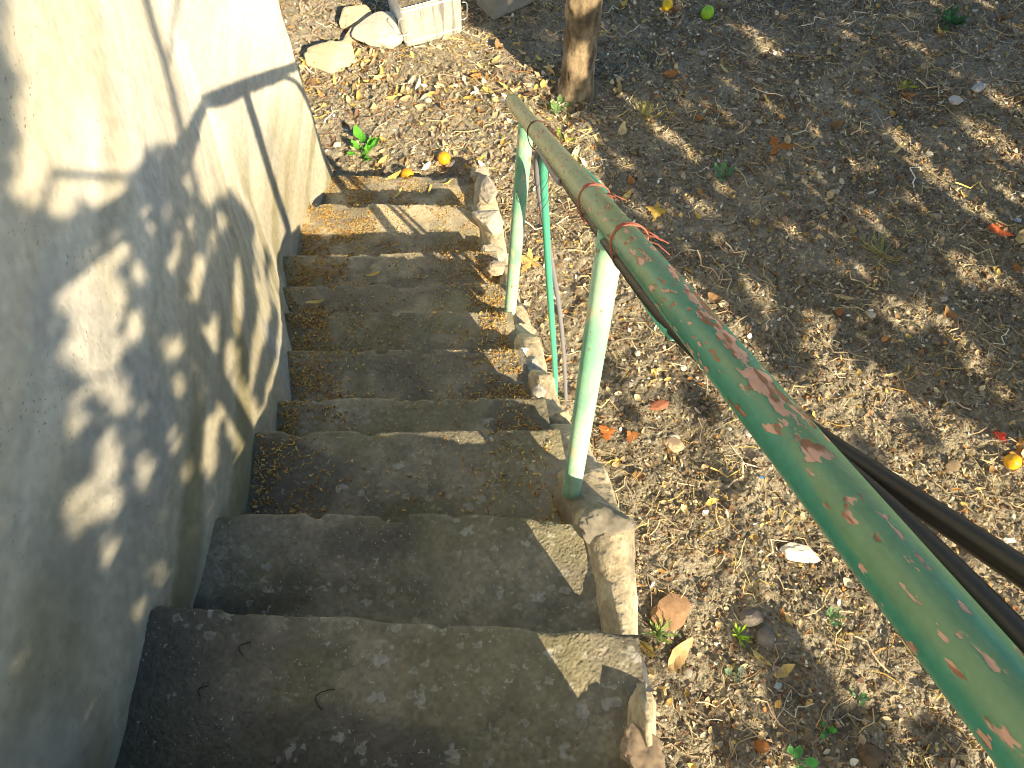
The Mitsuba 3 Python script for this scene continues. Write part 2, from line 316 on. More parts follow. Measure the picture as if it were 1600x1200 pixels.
for q in range(len(HS)):
    z = H0 - HS[q]
    l, r_ = np.array(NL[q]), np.array(NR[q])
    if q: bl, br = np.array(NL[q - 1]), np.array(NR[q - 1])
    else: bl, br = l - [0, 1.3], r_ - [0, 1.3]
    TREAD.append((z, bl, br, l, r_))
    nxs = 120; u = np.linspace(-.16, 1.03, nxs); seed = 40 + q
    depth = np.linspace(-.06, 1, 34)[:-1]
    rad = .010; arc = np.linspace(0, np.pi / 2, 6)
    rows = []
    for uu in u:
        f = l + (r_ - l) * uu; b = bl + (br - bl) * uu; d = (f - b); Ld = np.linalg.norm(d); d = d / Ld
        base = np.array([f[0], f[1]])
        n1 = meshkit.fbm(np.array([[f[0] * 7, q * 3.3, 1.]]) + 60, 4, seed)[0] - .5
        chip = max(0, meshkit.fbm(np.array([[f[0] * 16, q * 5.1, 2.]]) + 60, 3, seed + 1)[0] - .56) * .075
        wav = n1 * .018
        prof = []
        for s in depth: prof.append((b + d * (Ld - rad) * s, z - chip * max(0, (s - .9) / .1) ** 2 * .6))
        e = f + d * wav - d * chip
        for a in arc: prof.append((e - d * rad + d * rad * math.sin(a), z - chip * .6 - rad + rad * math.cos(a)))
        for dz in (.03, .08, .14, .21, .45): prof.append((e - d * (.004 + .03 * dz / .2), z - dz))
        prof.append((b - d * .05, z - .45))
        rows.append([[c[0][0], c[0][1], c[1]] for c in prof])
    A = np.array(rows); m = A.shape[1]
    top = np.arange(m) < m - 7
    A[:, top, 2] += (.007 * (meshkit.fbm(A[:, top] * 7 + 33, 3, 8) - .5) * 2 + .0028 * (meshkit.fbm(A[:, top] * 40 + 3, 3, 10) - .5) * 2)
    A[:, :, 1] += .005 * (meshkit.fbm(A * 14 + 13, 3, 9) - .5) * 2
    i, j = np.meshgrid(np.arange(nxs - 1), np.arange(m), indexing='ij'); j2 = (j + 1) % m
    F = np.stack([i * m + j, (i + 1) * m + j, (i + 1) * m + j2, i * m + j2], -1).reshape(-1, 4)
    V = A.reshape(-1, 3); c0, c1 = A[0].mean(0), A[-1].mean(0); k = np.arange(m); k2 = (k + 1) % m
    Ft = np.vstack([F[:, [0, 1, 2]], F[:, [0, 2, 3]], np.stack([np.full(m, len(V)), k, k2], 1), np.stack([np.full(m, len(V) + 1), (nxs - 1) * m + k2, (nxs - 1) * m + k], 1)])
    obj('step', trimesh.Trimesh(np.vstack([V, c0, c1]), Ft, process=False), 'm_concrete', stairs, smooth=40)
def tread_z(x, y):
    """height of the tread under (x, y)"""
    out = np.full(np.shape(x), -1.)
    for z, bl, br, l, r_ in TREAD:
        t = (x - l[0]) / (r_[0] - l[0]); fy = l[1] + (r_[1] - l[1]) * t; by = bl[1] + (br[1] - bl[1]) * t
        out = np.where((y > by) & (y <= fy), z, out)
    return out
# curb: mortared edge that follows the slope outside the treads
CI = np.array([(-1.3, .26), (-.3, .208), (.03, .196), (.22, .190), (.45, .158), (.52, .148), (.60, .100), (.70, .104), (.8, .106), (.99, .082), (1.27, .022), (1.54, -.012), (1.81, -.03), (2.13, -.095), (2.57, -.205), (2.93, -.20), (3.0, -.20)])
CO = np.array([(-1.3, .36), (-.3, .27), (.01, .238), (.21, .254), (.49, .274), (.60, .262), (.73, .240), (.94, .205), (1.05, .155), (1.25, .126), (1.52, .095), (1.74, .050), (2.17, -.015), (2.7, -.075), (2.94, -.13), (3.0, -.15)])
ny_ = np.array([v[1] for v in NR]); nh_ = np.array(HS)
cy_, cz_ = [-2.], [H0 - .2]
for q in range(len(ny_) - 1): d_ = .085 if q == 6 else 0.; cy_ += [ny_[q] - .105 + d_, ny_[q] - .03 + d_, ny_[q] + .04 + d_]; cz_ += [H0 - nh_[q] + .034, H0 - nh_[q + 1] + .065, H0 - nh_[q + 1] + (.050 if q < 11 else .075)]
cy_ += [ny_[-1] - .04, ny_[-1] + .04]; cz_ += [H0 - nh_[-1] + .07, H0 - nh_[-1] + .02]
def curb_top(y): return np.interp(y, cy_, cz_)
yc = np.arange(-1.25, 2.985, .016); rowsC = []
for y in yc:
    xi, xo = np.interp(y, CI[:, 0], CI[:, 1]), np.interp(y, CO[:, 0], CO[:, 1])
    zt = float(np.mean(curb_top(y + np.linspace(-.03, .03, 7)))) + .022 * (meshkit.fbm(np.array([[y * 5.5, 1., 3.]]) + 40, 3, 21)[0] - .5) * 2
    w = xo - xi
    rowsC.append([[xi - .045, y, zt - .32], [xi - .012, y, zt - .13], [xi - .004, y, zt - .06], [xi + .01, y, zt - .022], [xi + .12 * w + .012, y, zt - .005], [xi + .35 * w, y, zt + .004], [xi + .6 * w, y, zt + .002], [xo - .022, y, zt - .008], [xo - .009, y, zt - .022], [xo - .001, y, zt - .05], [xo + .006, y, zt - .12], [xo + .014, y, zt - .25], [xo + .03, y, max(.6 * zt - .2, -.02)], [xo + .05, y, -.08]])
A = np.array(rowsC)
for kk, (fr, am) in enumerate(((7, .007), (22, .006), (60, .003))):
    A[:, :, 0] += am * (meshkit.fbm(A * fr + 17, 2, 30 + kk) - .5) * 2; A[:, :, 2] += am * (meshkit.fbm(A * fr + 57, 2, 33 + kk) - .5) * 2
m = A.shape[1]; i, j = np.meshgrid(np.arange(len(yc) - 1), np.arange(m - 1), indexing='ij')
F = np.stack([i * m + j, i * m + j + 1, (i + 1) * m + j + 1, (i + 1) * m + j], -1).reshape(-1, 4)
Fe = np.array([[(len(yc) - 1) * m, (len(yc) - 1) * m + k, (len(yc) - 1) * m + k + 1] for k in range(1, m - 1)])
Fb = np.array([[0, k + 1, k] for k in range(1, m - 1)])
obj('curb', trimesh.Trimesh(A.reshape(-1, 3), np.vstack([F[:, [0, 1, 2]], F[:, [0, 2, 3]], Fe, Fb]), process=False), 'm_mortar', stairs, smooth=50)
CS = [  # x, y, drop, rx, ry, rz, colour, rz angle
    (.206, .150, 1.372, .036, .080, .036, (.115, .12, .135), .15, 'grey rounded stone bedded in the curb beside the nearest step'), (.208, .025, 1.295, .034, .046, .014, (.31, .24, .18), .2, 'reddish brown stone in the curb at the bottom edge'),  # grey stone: its colour is darkened to stand in for shade lying on it
    (.205, .478, 1.562, .062, .050, .040, (.20, .19, .17), .2, None), (.180, .735, 1.735, .036, .044, .028, (.46, .41, .33), .9, None), (.135, .955, 1.915, .05, .034, .036, (.42, .36, .26), .4, None),
    (.085, 1.07, 1.97, .030, .022, .026, (.45, .44, .42), 1.2, None), (.068, 1.215, 2.085, .040, .058, .036, (.34, .34, .33), .1, 'flat grey stone in the curb below the tall post'), (.042, 1.325, 2.145, .024, .015, .020, (.80, .78, .72), .3, 'small white pebble set in the curb'),
    (.045, 1.51, 2.275, .050, .060, .045, (.50, .45, .36), .5, None), (-.02, 1.79, 2.455, .045, .055, .04, (.44, .39, .31), .8, None), (-.062, 1.99, 2.585, .050, .048, .040, (.42, .37, .29), .3, None),
    (-.10, 2.20, 2.70, .055, .070, .05, (.52, .47, .38), 1.4, None), (-.115, 2.42, 2.79, .075, .110, .060, (.55, .50, .42), .25, 'large pale ridged stone in the curb near the foot of the stairs'), (-.135, 2.76, 2.93, .062, .120, .060, (.33, .31, .28), .2, 'grey upright stone at the end of the curb'),
    (-.175, 2.93, 3.02, .05, .05, .05, (.36, .33, .28), .7, None), (.235, -.06, 1.2, .045, .05, .03, (.3, .28, .25), .3, None)]
ROCKM = {}
def rock_bsdf(col):
    col = tuple(col)
    if col not in ROCKM:
        k = f'm_rock{len(ROCKM)}'; ROCKM[col] = k
        scene[k] = tw(princ(col, .92, .2))
    return ROCKM[col]
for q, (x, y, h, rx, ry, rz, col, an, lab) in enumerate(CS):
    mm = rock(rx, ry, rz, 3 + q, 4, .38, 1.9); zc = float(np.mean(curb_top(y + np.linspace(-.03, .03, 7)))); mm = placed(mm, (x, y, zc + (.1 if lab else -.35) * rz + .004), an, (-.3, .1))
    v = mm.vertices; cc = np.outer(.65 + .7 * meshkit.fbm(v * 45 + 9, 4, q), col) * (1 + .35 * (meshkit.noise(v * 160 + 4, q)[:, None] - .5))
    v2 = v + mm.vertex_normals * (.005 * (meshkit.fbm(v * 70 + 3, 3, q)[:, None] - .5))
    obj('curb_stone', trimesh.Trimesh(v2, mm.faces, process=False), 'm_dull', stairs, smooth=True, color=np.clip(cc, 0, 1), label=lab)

# ------------------------------------------------------------------ handrail and what is tied to it
def rail_at(y, dx=0., dz=0.): y = np.asarray(y, float); return np.stack([.154 - .138 * (y - .73) + dx, y + 0 * dx, H0 - .8655 - .661 * (y - .73) + dz], -1)
rail = thing('handrail', 'green painted steel pipe handrail with peeling paint on two posts', 'handrail')
yr = np.linspace(-1.9, 1.835, 260); C = rail_at(yr); C += .0012 * np.stack([meshkit.fbm(np.stack([yr * 2, 0 * yr, 0 * yr + q], 1) + 9, 2, q) - .5 for q in range(3)], 1)
ax = np.array([-.138, 1, -.661]); ax /= np.linalg.norm(ax); e1 = np.array([1., 0, 0]); e1 -= ax * (e1 @ ax); e1 /= np.linalg.norm(e1); e2 = np.cross(e1, ax)
e2 = e2 if e2[2] > 0 else -e2
nr = 40; th = np.linspace(0, 2 * np.pi, nr + 1)                    # from the underside round by the outer side
V = C[:, None] + .0225 * (np.sin(th)[None, :, None] * e1 - np.cos(th)[None, :, None] * e2)
UV = np.stack(np.broadcast_arrays(th[None] / (2 * np.pi), yr[:, None]), -1)
i, j = np.meshgrid(np.arange(len(yr) - 1), np.arange(nr), indexing='ij'); a = i * (nr + 1) + j
F = np.stack([a, a + 1, a + nr + 2, a + nr + 1], -1).reshape(-1, 4); F = np.vstack([F[:, [0, 1, 2]], F[:, [0, 2, 3]]])
Vv, UVv = V.reshape(-1, 3), UV.reshape(-1, 2)
rim = np.arange(nr + 1) + (len(yr) - 1) * (nr + 1)                 # open end of the pipe with its wall thickness
inn = C[-1] + .0175 * (np.sin(th)[:, None] * e1 - np.cos(th)[:, None] * e2); deep = inn - ax * .06; b0 = len(Vv); b1 = b0 + nr + 1
q = np.arange(nr)
F = np.vstack([F, np.stack([rim[q], rim[q + 1], b0 + q + 1], 1), np.stack([rim[q], b0 + q + 1, b0 + q], 1), np.stack([b0 + q, b0 + q + 1, b1 + q + 1], 1), np.stack([b0 + q, b1 + q + 1, b1 + q], 1)])
obj('rail', trimesh.Trimesh(np.vstack([Vv, inn, deep]), F, process=False), 'm_rail', rail, smooth=True, uv=np.vstack([UVv, UVv[-nr - 1:], UVv[-nr - 1:]]), label='long sloping pipe with faded green paint peeling to pink primer and rust')
for (bx, by, bh), yt, lab in (((.143, .606, 1.69), .735, None), ((-.007, 1.585, 2.38), 1.56, None), ((.27, -.52, .84), -.50, None)):
    tp = rail_at(yt, 0., -.012); bt = R(bx, by, bh); s = np.linspace(0, 1, 14)[:, None]
    obj('post', tube(bt + (tp - bt) * s, .0222, 28, wob=.02, seed=by), 'm_post', rail, smooth=40, label=lab)
def helix(y, turns, pitch, w=.0012, skew=.004, drop=.022):
    a = np.linspace(2.6, turns * 2 * np.pi + 2.6, int(turns * 26)); c = rail_at(y + a / (2 * np.pi) * pitch)
    off = .0232 * (np.sin(a)[:, None] * e1 - np.cos(a)[:, None] * e2) - (drop * np.clip(np.cos(a), 0, 1))[:, None] * e2 + (.010 * np.clip(np.sin(a), 0, 1))[:, None] * e1
    return tube(c + ax * (skew * np.sin(a))[:, None] + off, w, 7)
for y, mat, lab in ((1.40, 'm_darkwire', None), (.86, 'm_wire', None), (.665, 'm_wire', None)):
    parts = [helix(y, 2.2, .0045)]
    r0 = np.random.default_rng(int(y * 100))
    for q in range(4):
        s = rail_at(y + .01 * q, .024, .004); d = np.array([.035, -.02, .004]) * r0.uniform(.5, 1.1) + r0.normal(0, .007, 3)
        parts.append(tube([s, s + d * .5 + [0, 0, .006], s + d], .0008, 5))
    obj('wire_tie', trimesh.util.concatenate(parts), mat, rail, smooth=40, label=lab)
fray = [tube([rail_at(1.36 + .012 * q, .022, .002), rail_at(1.33 + .014 * q, .032 + .003 * q, .004), rail_at(1.26 + .02 * q, .036, .0)], .0010, 5) for q in range(5)]
obj('wire_tie', trimesh.util.concatenate(fray), 'm_wire', rail, smooth=40, label='frayed red wire ends beside the rail')
# green pipe: up from the ground outside the curb, then along the outer side of the rail
gp = [R(.212, 1.625, 3.22), R(.187, 1.585, 2.8), R(.142, 1.53, 2.25), R(.098, 1.47, 1.68), R(.083, 1.43, 1.45), rail_at(1.30, .012, -.045), rail_at(1.12, .024, -.018), rail_at(.93, .030, -.010), rail_at(.80, .024, -.022), rail_at(.66, .008, -.036), rail_at(.45, -.004, -.038)]
obj('green_pipe', tube(gp, .0118, 18, sub=140), 'm_greenpipe', smooth=40, label='thin bright green pipe rising beside the curb and tied under the handrail', cat='pipe')
gh = [R(.262, 1.60, 3.21), R(.238, 1.585, 2.9), R(.170, 1.545, 2.25), R(.100, 1.475, 1.75), R(.066, 1.44, 1.47), rail_at(1.36, -.002, -.05), rail_at(1.2, -.008, -.038), rail_at(1.05, -.010, -.036)]
obj('grey_hose', tube(gh, .0085, 14, sub=120), 'm_greyhose', smooth=40, label='thin grey hose hanging beside the green pipe', cat='hose')
dw = []
for q, (t0, t1) in enumerate(((.05, .17), (.16, .27))):
    a = np.linspace(0, np.pi, 12); base = np.array([R(.083, 1.43, 1.45) + (R(.142, 1.53, 2.25) - R(.083, 1.43, 1.45)) * (t0 + (t1 - t0) * s) for s in np.linspace(0, 1, 12)])
    dw.append(tube(base + .0125 * np.stack([np.cos(a), -np.sin(a) * .9, np.sin(a) * .4], 1), .001, 5))
obj('binding_wire', trimesh.util.concatenate(dw), 'm_darkwire', smooth=40, label='thin dark wire wound round the green pipe', cat='wire')
h1 = [rail_at(1.25, -.004, -.032), rail_at(.95, -.006, -.033), rail_at(.62, -.012, -.031), rail_at(.42, -.002, -.034), rail_at(.28, .022, -.024), rail_at(.17, .036, -.012), rail_at(.08, .043, -.010), rail_at(-.03, .046, -.012), rail_at(-.4, .05, -.02), rail_at(-1.6, .04, -.02)]
obj('black_hose', tube(h1, .0095, 16, sub=140), 'm_black', smooth=40, label='black hose lying against the outer side of the handrail', cat='hose')
h2 = [rail_at(1.15, .008, -.034), rail_at(.8, .006, -.036), rail_at(.55, .004, -.036), rail_at(.36, .020, -.036), rail_at(.25, .045, -.026), rail_at(.17, .068, -.016), rail_at(.09, .092, -.008), rail_at(.0, .112, -.004), rail_at(-.15, .13, -.02), rail_at(-.6, .10, -.05), rail_at(-1.6, .07, -.03)]
obj('black_hose', tube(h2, .0095, 16, sub=140), 'm_black', smooth=40, label='outer black hose curving away from the handrail', cat='hose')
e = rail_at(1.835)
m_ = tube([e - ax * .05 + e2 * .004, e + ax * .03 + e2 * .006, e + ax * .10 + e2 * .012], [.0105, .0105, .009], 12, sub=24, wob=.1)
scene['m_cane'] = tw(princ((.50, .41, .19), .6, .3)); scene['m_white'] = tw(princ((.74, .73, .75), .5, .4))
obj('cane_stub', m_, 'm_cane', smooth=40, label='yellowish cane stub sticking out of the far end of the handrail', cat='cane')
obj('white_cable', tube([e - ax * .03 - e1 * .012, e + ax * .02 - e1 * .016, e + ax * .045 - e1 * .032 - e2 * .002], .006, 10, sub=16), 'm_white', smooth=40, label='pale cable end poking out of the far end of the handrail', cat='cable')

# ------------------------------------------------------------------ planter and things by it
def frame(o, ang): c, s = math.cos(ang), math.sin(ang); return np.array(o, float), np.array([c, s, 0]), np.array([-s, c, 0])
O, dx_, dy_ = frame((-.677, 4.129, 0), .40)
plant = thing('metal_planter', 'square silver painted metal tin used as a planter with wire handles', 'planter')
Wp, Dp, Hp = .388, .32, .262
def tin_loop(z, k, ins=0.):
    a = np.array([(-k + ins, -k + ins), (Wp + k - ins, -k + ins), (Wp + k - ins, Dp + k - ins), (-k + ins, Dp + k - ins)]); r = .025; out = []
    for q in range(4):
        c = a[q] + r * np.array([(1, 1), (-1, 1), (-1, -1), (1, -1)][q])
        for t in np.linspace(0, np.pi / 2, 4): t2 = t + np.pi + q * np.pi / 2; out.append(c + r * np.array([math.cos(t2), math.sin(t2)]))
    return np.array([O + dx_ * x + dy_ * y + [0, 0, z] for x, y in out])
loops = [tin_loop(-.01, 0), tin_loop(.012, .001), tin_loop(.02, .004), tin_loop(.03, .001), tin_loop(.225, .006), tin_loop(.235, .010), tin_loop(.245, .006), tin_loop(Hp, .008), tin_loop(Hp + .003, .006), tin_loop(Hp, .008, .004), tin_loop(.03, .002, .004)]
A = np.array(loops); m = A.shape[1]
i, j = np.meshgrid(np.arange(len(loops) - 1), np.arange(m), indexing='ij'); j2 = (j + 1) % m
F = np.stack([i * m + j, i * m + j2, (i + 1) * m + j2, (i + 1) * m + j], -1).reshape(-1, 4)
obj('tin_body', (A.reshape(-1, 3), F), 'm_tin', plant)
n_ = 22
gu, gv = np.meshgrid(np.linspace(.004, Wp - .004, n_), np.linspace(.004, Dp - .004, n_), indexing='ij')
Ps = O + gu[..., None] * dx_ + gv[..., None] * dy_; Ps[..., 2] = .225 + .025 * meshkit.fbm(Ps * 20, 3, 3)
i, j = np.meshgrid(np.arange(n_ - 1), np.arange(n_ - 1), indexing='ij'); a = i * n_ + j
obj('soil', (Ps.reshape(-1, 3), np.stack([a, a + n_, a + n_ + 1, a + 1], -1).reshape(-1, 4)), 'm_soil', plant, smooth=True)
for x0, sgn in ((-.004, -1), (Wp + .004, 1)):
    hnd = [(x0, -.012, .205), (x0 + sgn * .022, -.014, .20), (x0 + sgn * .026, -.016, .13), (x0 + sgn * .022, -.016, .10), (x0 - sgn * .03, -.014, .095), (x0 - sgn * .045, -.008, .10)]
    obj('wire_handle', tube([O + dx_ * a + dy_ * b + [0, 0, c] for a, b, c in hnd], .0028, 8, sub=50), 'm_zinc', plant, smooth=40)
def block(o, ang, size, mat, name, seed, **k):
    O2, a, b = frame(o, ang); mm = trimesh.creation.box(extents=size)
    mm = mm.subdivide().subdivide().subdivide().subdivide(); v = mm.vertices
    s = np.array(size) / 2; r = .008
    q = np.clip(v, -s + r, s - r); d = v - q; l = np.linalg.norm(d, axis=1, keepdims=True); v = q + np.where(l > 0, d / np.maximum(l, 1e-9) * r, 0)
    v = v + .006 * (meshkit.fbm(v * 18 + seed, 3, seed)[:, None] - .5) * np.sign(v)
    w = O2 + v[:, :1] * a + v[:, 1:2] * b + v[:, 2:] * [0, 0, 1]
    c = k.pop('color'); cc = np.outer(.75 + .5 * meshkit.fbm(w * 22, 3, seed), c)
    obj(name, trimesh.Trimesh(w, mm.faces, process=False), mat, smooth=40, color=np.clip(cc, 0, 1), **k)
block((.03, 4.62, .085), .62, (.52, .2, .19), 'm_dull', 'concrete_block', 5, color=(.33, .32, .30), label='grey concrete block lying behind the planter near the tree', cat='block')
block((-.16, 4.62, .17), -.42, (.34, .09, .025), 'm_dull', 'wooden_board', 6, color=(.40, .31, .18), label='short weathered board leaning between the planter and the concrete block', cat='board')

def big_rock(name, loc, r, seed, col, an, lab, cat='stone', tilt=(0, 0), grp=None, sub=4, sink=.25):
    mm = placed(rock(*r, seed, sub, .42, 1.7), (loc[0], loc[1], gz(loc[0], loc[1]) + r[2] * (1 - 2 * sink)), an, tilt); v = mm.vertices
    cc = np.outer(.72 + .55 * meshkit.fbm(v * 26 + 9, 4, seed), col) * (1 + .3 * (meshkit.noise(v * 130, seed)[:, None] - .5))
    return obj(name, trimesh.Trimesh(v, mm.faces, process=False), 'm_dull', smooth=35, color=np.clip(cc, 0, 1), label=lab, cat=cat, group=grp)
big_rock('field_stone', (-1.145, 4.0), (.165, .115, .07), 3, (.60, .52, .36), .15, 'flat cream stone lying nearest to the end of the wall')
big_rock('field_stone', (-.86, 4.22), (.17, .14, .095), 8, (.62, .58, .50), .4, 'white and grey rubble stone beside the planter')
big_rock('field_stone', (-1.02, 4.42), (.16, .10, .06), 12, (.55, .46, .33), .7, 'sandy stone slab behind the rubble stone')
big_rock('field_stone', (-1.0, 4.24), (.10, .045, .05), 14, (.50, .42, .30), .5, 'narrow sandy stone wedged against the rubble stone')
big_rock('field_stone', (.985, .575), (.055, .045, .03), 21, (.20, .18, .17), .3, 'dark grey stone in the sunny litter near the curb')
big_rock('field_stone', (1.04, .50), (.05, .045, .03), 24, (.24, .22, .20), .9, 'second dark grey stone in the litter just before the sunlit one')
big_rock('field_stone', (1.366, .064), (.05, .042, .04), 27, (.16, .12, .085), .9, 'dark brown stone at the bottom edge below the handrail')
big_rock('field_stone', (.66, .60), (.085, .075, .024), 31, (.34, .22, .14), .2, 'reddish earthenware coloured stone beside the curb')
big_rock('field_stone', (2.687, 3.616), (.045, .035, .022), 33, (.50, .49, .48), .2, 'whitish stone in the shade at the far right')
big_rock('field_stone', (2.857, 3.728), (.055, .04, .03), 36, (.46, .46, .48), .6, 'larger whitish stone in the shade at the far right')
big_rock('field_stone', (1.257, .845), (.085, .045, .02), 39, (.74, .70, .64), 2.8, 'bright white flat stone on the sunny ground left of the handrail')
big_rock('field_stone', (.755, 1.37), (.05, .045, .022), 42, (.42, .33, .24), .2, 'round pinkish stone in the litter near the tall post')
big_rock('tile_shard', (.697, 1.564), (.055, .03, .012), 44, (.42, .17, .11), .4, 'red fragment of clay tile in the litter right of the tall post', 'tile')

# ------------------------------------------------------------------ fruit
def fruit(name, x, y, r, col, lab, cat, seed, sy=1.0):
    mm = trimesh.creation.icosphere(subdivisions=4); v = mm.vertices
    d = 1 + .03 * (meshkit.fbm(v * 2 + seed, 2, seed) - .5) * 2 + .006 * (meshkit.noise(v * 26 + 40, seed) - .5) - .05 * np.exp(-((v[:, 2] - 1) / .05) ** 2)
    w = v * d[:, None] * [r * sy, r, r]
    cc = np.array(col) * (.85 + .3 * meshkit.fbm(v * 2.2 + seed, 3, seed))[:, None]
    mm = trimesh.Trimesh(w, mm.faces, process=False); mm.apply_transform(trimesh.transformations.euler_matrix(.9, .5, seed)); mm.apply_translation((x, y, gz(x, y) + r * .85))
    obj(name, mm, 'm_fruit', smooth=True, color=np.clip(cc, 0, 1), label=lab, cat=cat)
fruit('orange', -.392, 3.135, .038, (.72, .34, .02), 'ripe orange on the ground just past the foot of the stairs', 'orange', 1)
fruit('orange', -.592, 2.995, .038, (.66, .32, .02), 'orange half hidden behind the edge of the lowest step', 'orange', 2)
fruit('lemon', 1.035, 4.53, .036, (.75, .52, .02), 'yellow fallen citrus fruit right of the tree trunk', 'fruit', 3)
fruit('lime', 1.286, 4.43, .040, (.30, .58, .03), 'bright green citrus fruit lying in the shade', 'fruit', 4, 1.15)
fruit('fallen_fruit', 2.285, 1.265, .036, (.76, .42, .02), 'orange yellow fruit near the right edge with dry leaves around it', 'fruit', 5)
fruit('fallen_fruit', .956, .10, .026, (.30, .12, .03), 'small brown rotten fruit near the bottom of the garden ground', 'fruit', 6)

# ------------------------------------------------------------------ special leaves and scraps
def lobed(name, x, y, size, lobes, col, lab, cat='leaf', seed=0, depth=.45, rz=0., lift=.012, curl=.25):
    r = np.random.default_rng(seed); n = 60; a = np.linspace(0, 2 * np.pi, n, endpoint=False)
    rad = 1 - depth * (.5 - .5 * np.cos(a * lobes)) ** .8 + .08 * np.sin(a * lobes * 3 + 1) + .05 * r.normal(size=n)
    rad *= 1 - .25 * np.cos(a) ; V = [[0, 0, 0]]
    for s in (.3, .55, .8, 1.):
        for q in range(n):
            p = rad[q] * s; V.append([p * math.cos(a[q]), p * math.sin(a[q]), curl * p ** 2 * (.35 + .5 * math.sin(a[q] * 2 + seed)) + .05 * math.cos(a[q] * lobes) * s])
    V = np.array(V); V[:, 2] += .05 * (meshkit.noise(V * 4 + seed, seed) - .5); F = [[0, 1 + q, 1 + (q + 1) % n] for q in range(n)]
    for k in range(3):
        for q in range(n): A_, B_ = 1 + k * n + q, 1 + k * n + (q + 1) % n; F += [[A_, A_ + n, B_ + n], [A_, B_ + n, B_]]
    st = stick_temp(seed, .06, 3, .025); st = (st[0] * [.9, 1, 1] + [-1.0, 0, .03], st[1])
    W = np.vstack([V, st[0]]); FF = np.vstack([F, st[1] + len(V)]); W = W * size
    c, s = math.cos(rz), math.sin(rz); W = W @ np.array([[c, s, 0], [-s, c, 0], [0, 0, 1]]) + [x, y, gz(x, y) + lift]
    cc = np.outer(.75 + .45 * meshkit.fbm(W * 45, 3, seed), col)
    obj(name, trimesh.Trimesh(W, FF, process=False), 'm_litter', smooth=False, color=np.clip(cc, 0, 1), label=lab, cat=cat)
lobed('lobed_leaf', 1.561, 3.27, .085, 3, (.50, .19, .05), 'large orange lobed leaf lying on the shaded ground', seed=2, rz=2.0, depth=.5)
lobed('lobed_leaf', .10, 2.42, .075, 5, (.62, .46, .17), 'yellow star shaped leaf between the far post and the green pipe', seed=4, rz=.4, depth=.6)
lobed('lobed_leaf', 2.667, 2.64, .065, 3, (.55, .14, .06), 'bright red leaf near the right edge of the garden', seed=5, rz=1.0)
lobed('lobed_leaf', 2.289, 1.40, .035, 3, (.62, .07, .05), 'small scarlet leaf just above the orange yellow fruit', seed=6, rz=.5)
lobed('lobed_leaf', .45, 1.42, .045, 3, (.42, .15, .05), 'rusty orange leaf right of the tall post', seed=7, rz=.3)
lobed('lobed_leaf', .555, 1.40, .035, 3, (.42, .17, .06), 'smaller rusty leaf beside the tall post', seed=8, rz=2.3)
lobed('lobed_leaf', .80, 2.76, .06, 4, (.58, .40, .10), 'yellow leaf right of the upper part of the handrail', seed=9, rz=1.3)
lobed('lobed_leaf', 2.38, 1.30, .09, 4, (.50, .26, .09), 'tan curled leaf touching the orange yellow fruit', seed=10, rz=.2)
def long_leaf(name, x, y, L, wid, col, lab, rz, seed, curl=.5, cat='leaf', grp=None, lift=.012):
    v, f = leaf_temp(9, curl, .3, wid, .2, seed); W = v * L; c, s = math.cos(rz), math.sin(rz)
    W = W @ np.array([[c, s, 0], [-s, c, 0], [0, 0, 1]]) + [x, y, gz(x, y) + lift]
    obj(name, trimesh.Trimesh(W, f, process=False), 'm_litter', color=np.clip(np.outer(.75 + .5 * meshkit.fbm(W * 70, 2, seed), col), 0, 1), label=lab, cat=cat, group=grp)
long_leaf('long_leaf', .68, .43, .17, .22, (.60, .43, .24), 'large tan curled leaf close to the curb in the lower part', .85, 3)
long_leaf('long_leaf', 1.09, .37, .10, .25, (.62, .48, .20), 'pale yellow folded leaf in the lower shade', .5, 4)
long_leaf('long_leaf', 1.0, .42, .10, .16, (.52, .44, .18), 'narrow yellow green leaf in the lower shade', 2.4, 5)
long_leaf('long_leaf', -.655, 2.93, .10, .18, (.62, .47, .14), 'yellow leaf fallen on the lowest step', .7, 6, lift=.10 + .0)
def scrap(name, x, y, s, col, lab, seed):
    v, f = chip_temp(seed); W = v * [s, s, s * .5] + [x, y, gz(x, y) + .012]
    obj(name, trimesh.Trimesh(W, f, process=False), 'm_litter', color=np.tile(col, (len(W), 1)), label=lab, cat='scrap')
scrap('plastic_scrap', 1.127, 1.188, .014, (.10, .25, .62), 'tiny blue plastic scrap on the sunny ground left of the handrail', 1)
scrap('plastic_scrap', 1.063, .318, .026, (.38, .52, .60), 'pale blue plastic scrap in the lower shade', 2)
scrap('plastic_scrap', 2.79, 2.704, .032, (.50, .60, .72), 'pale blue scrap at the right edge beside the red leaf', 3)
scrap('paper_scrap', 2.17, .907, .03, (.72, .72, .74), 'crumpled white scrap near the right edge above the black hoses', 4)

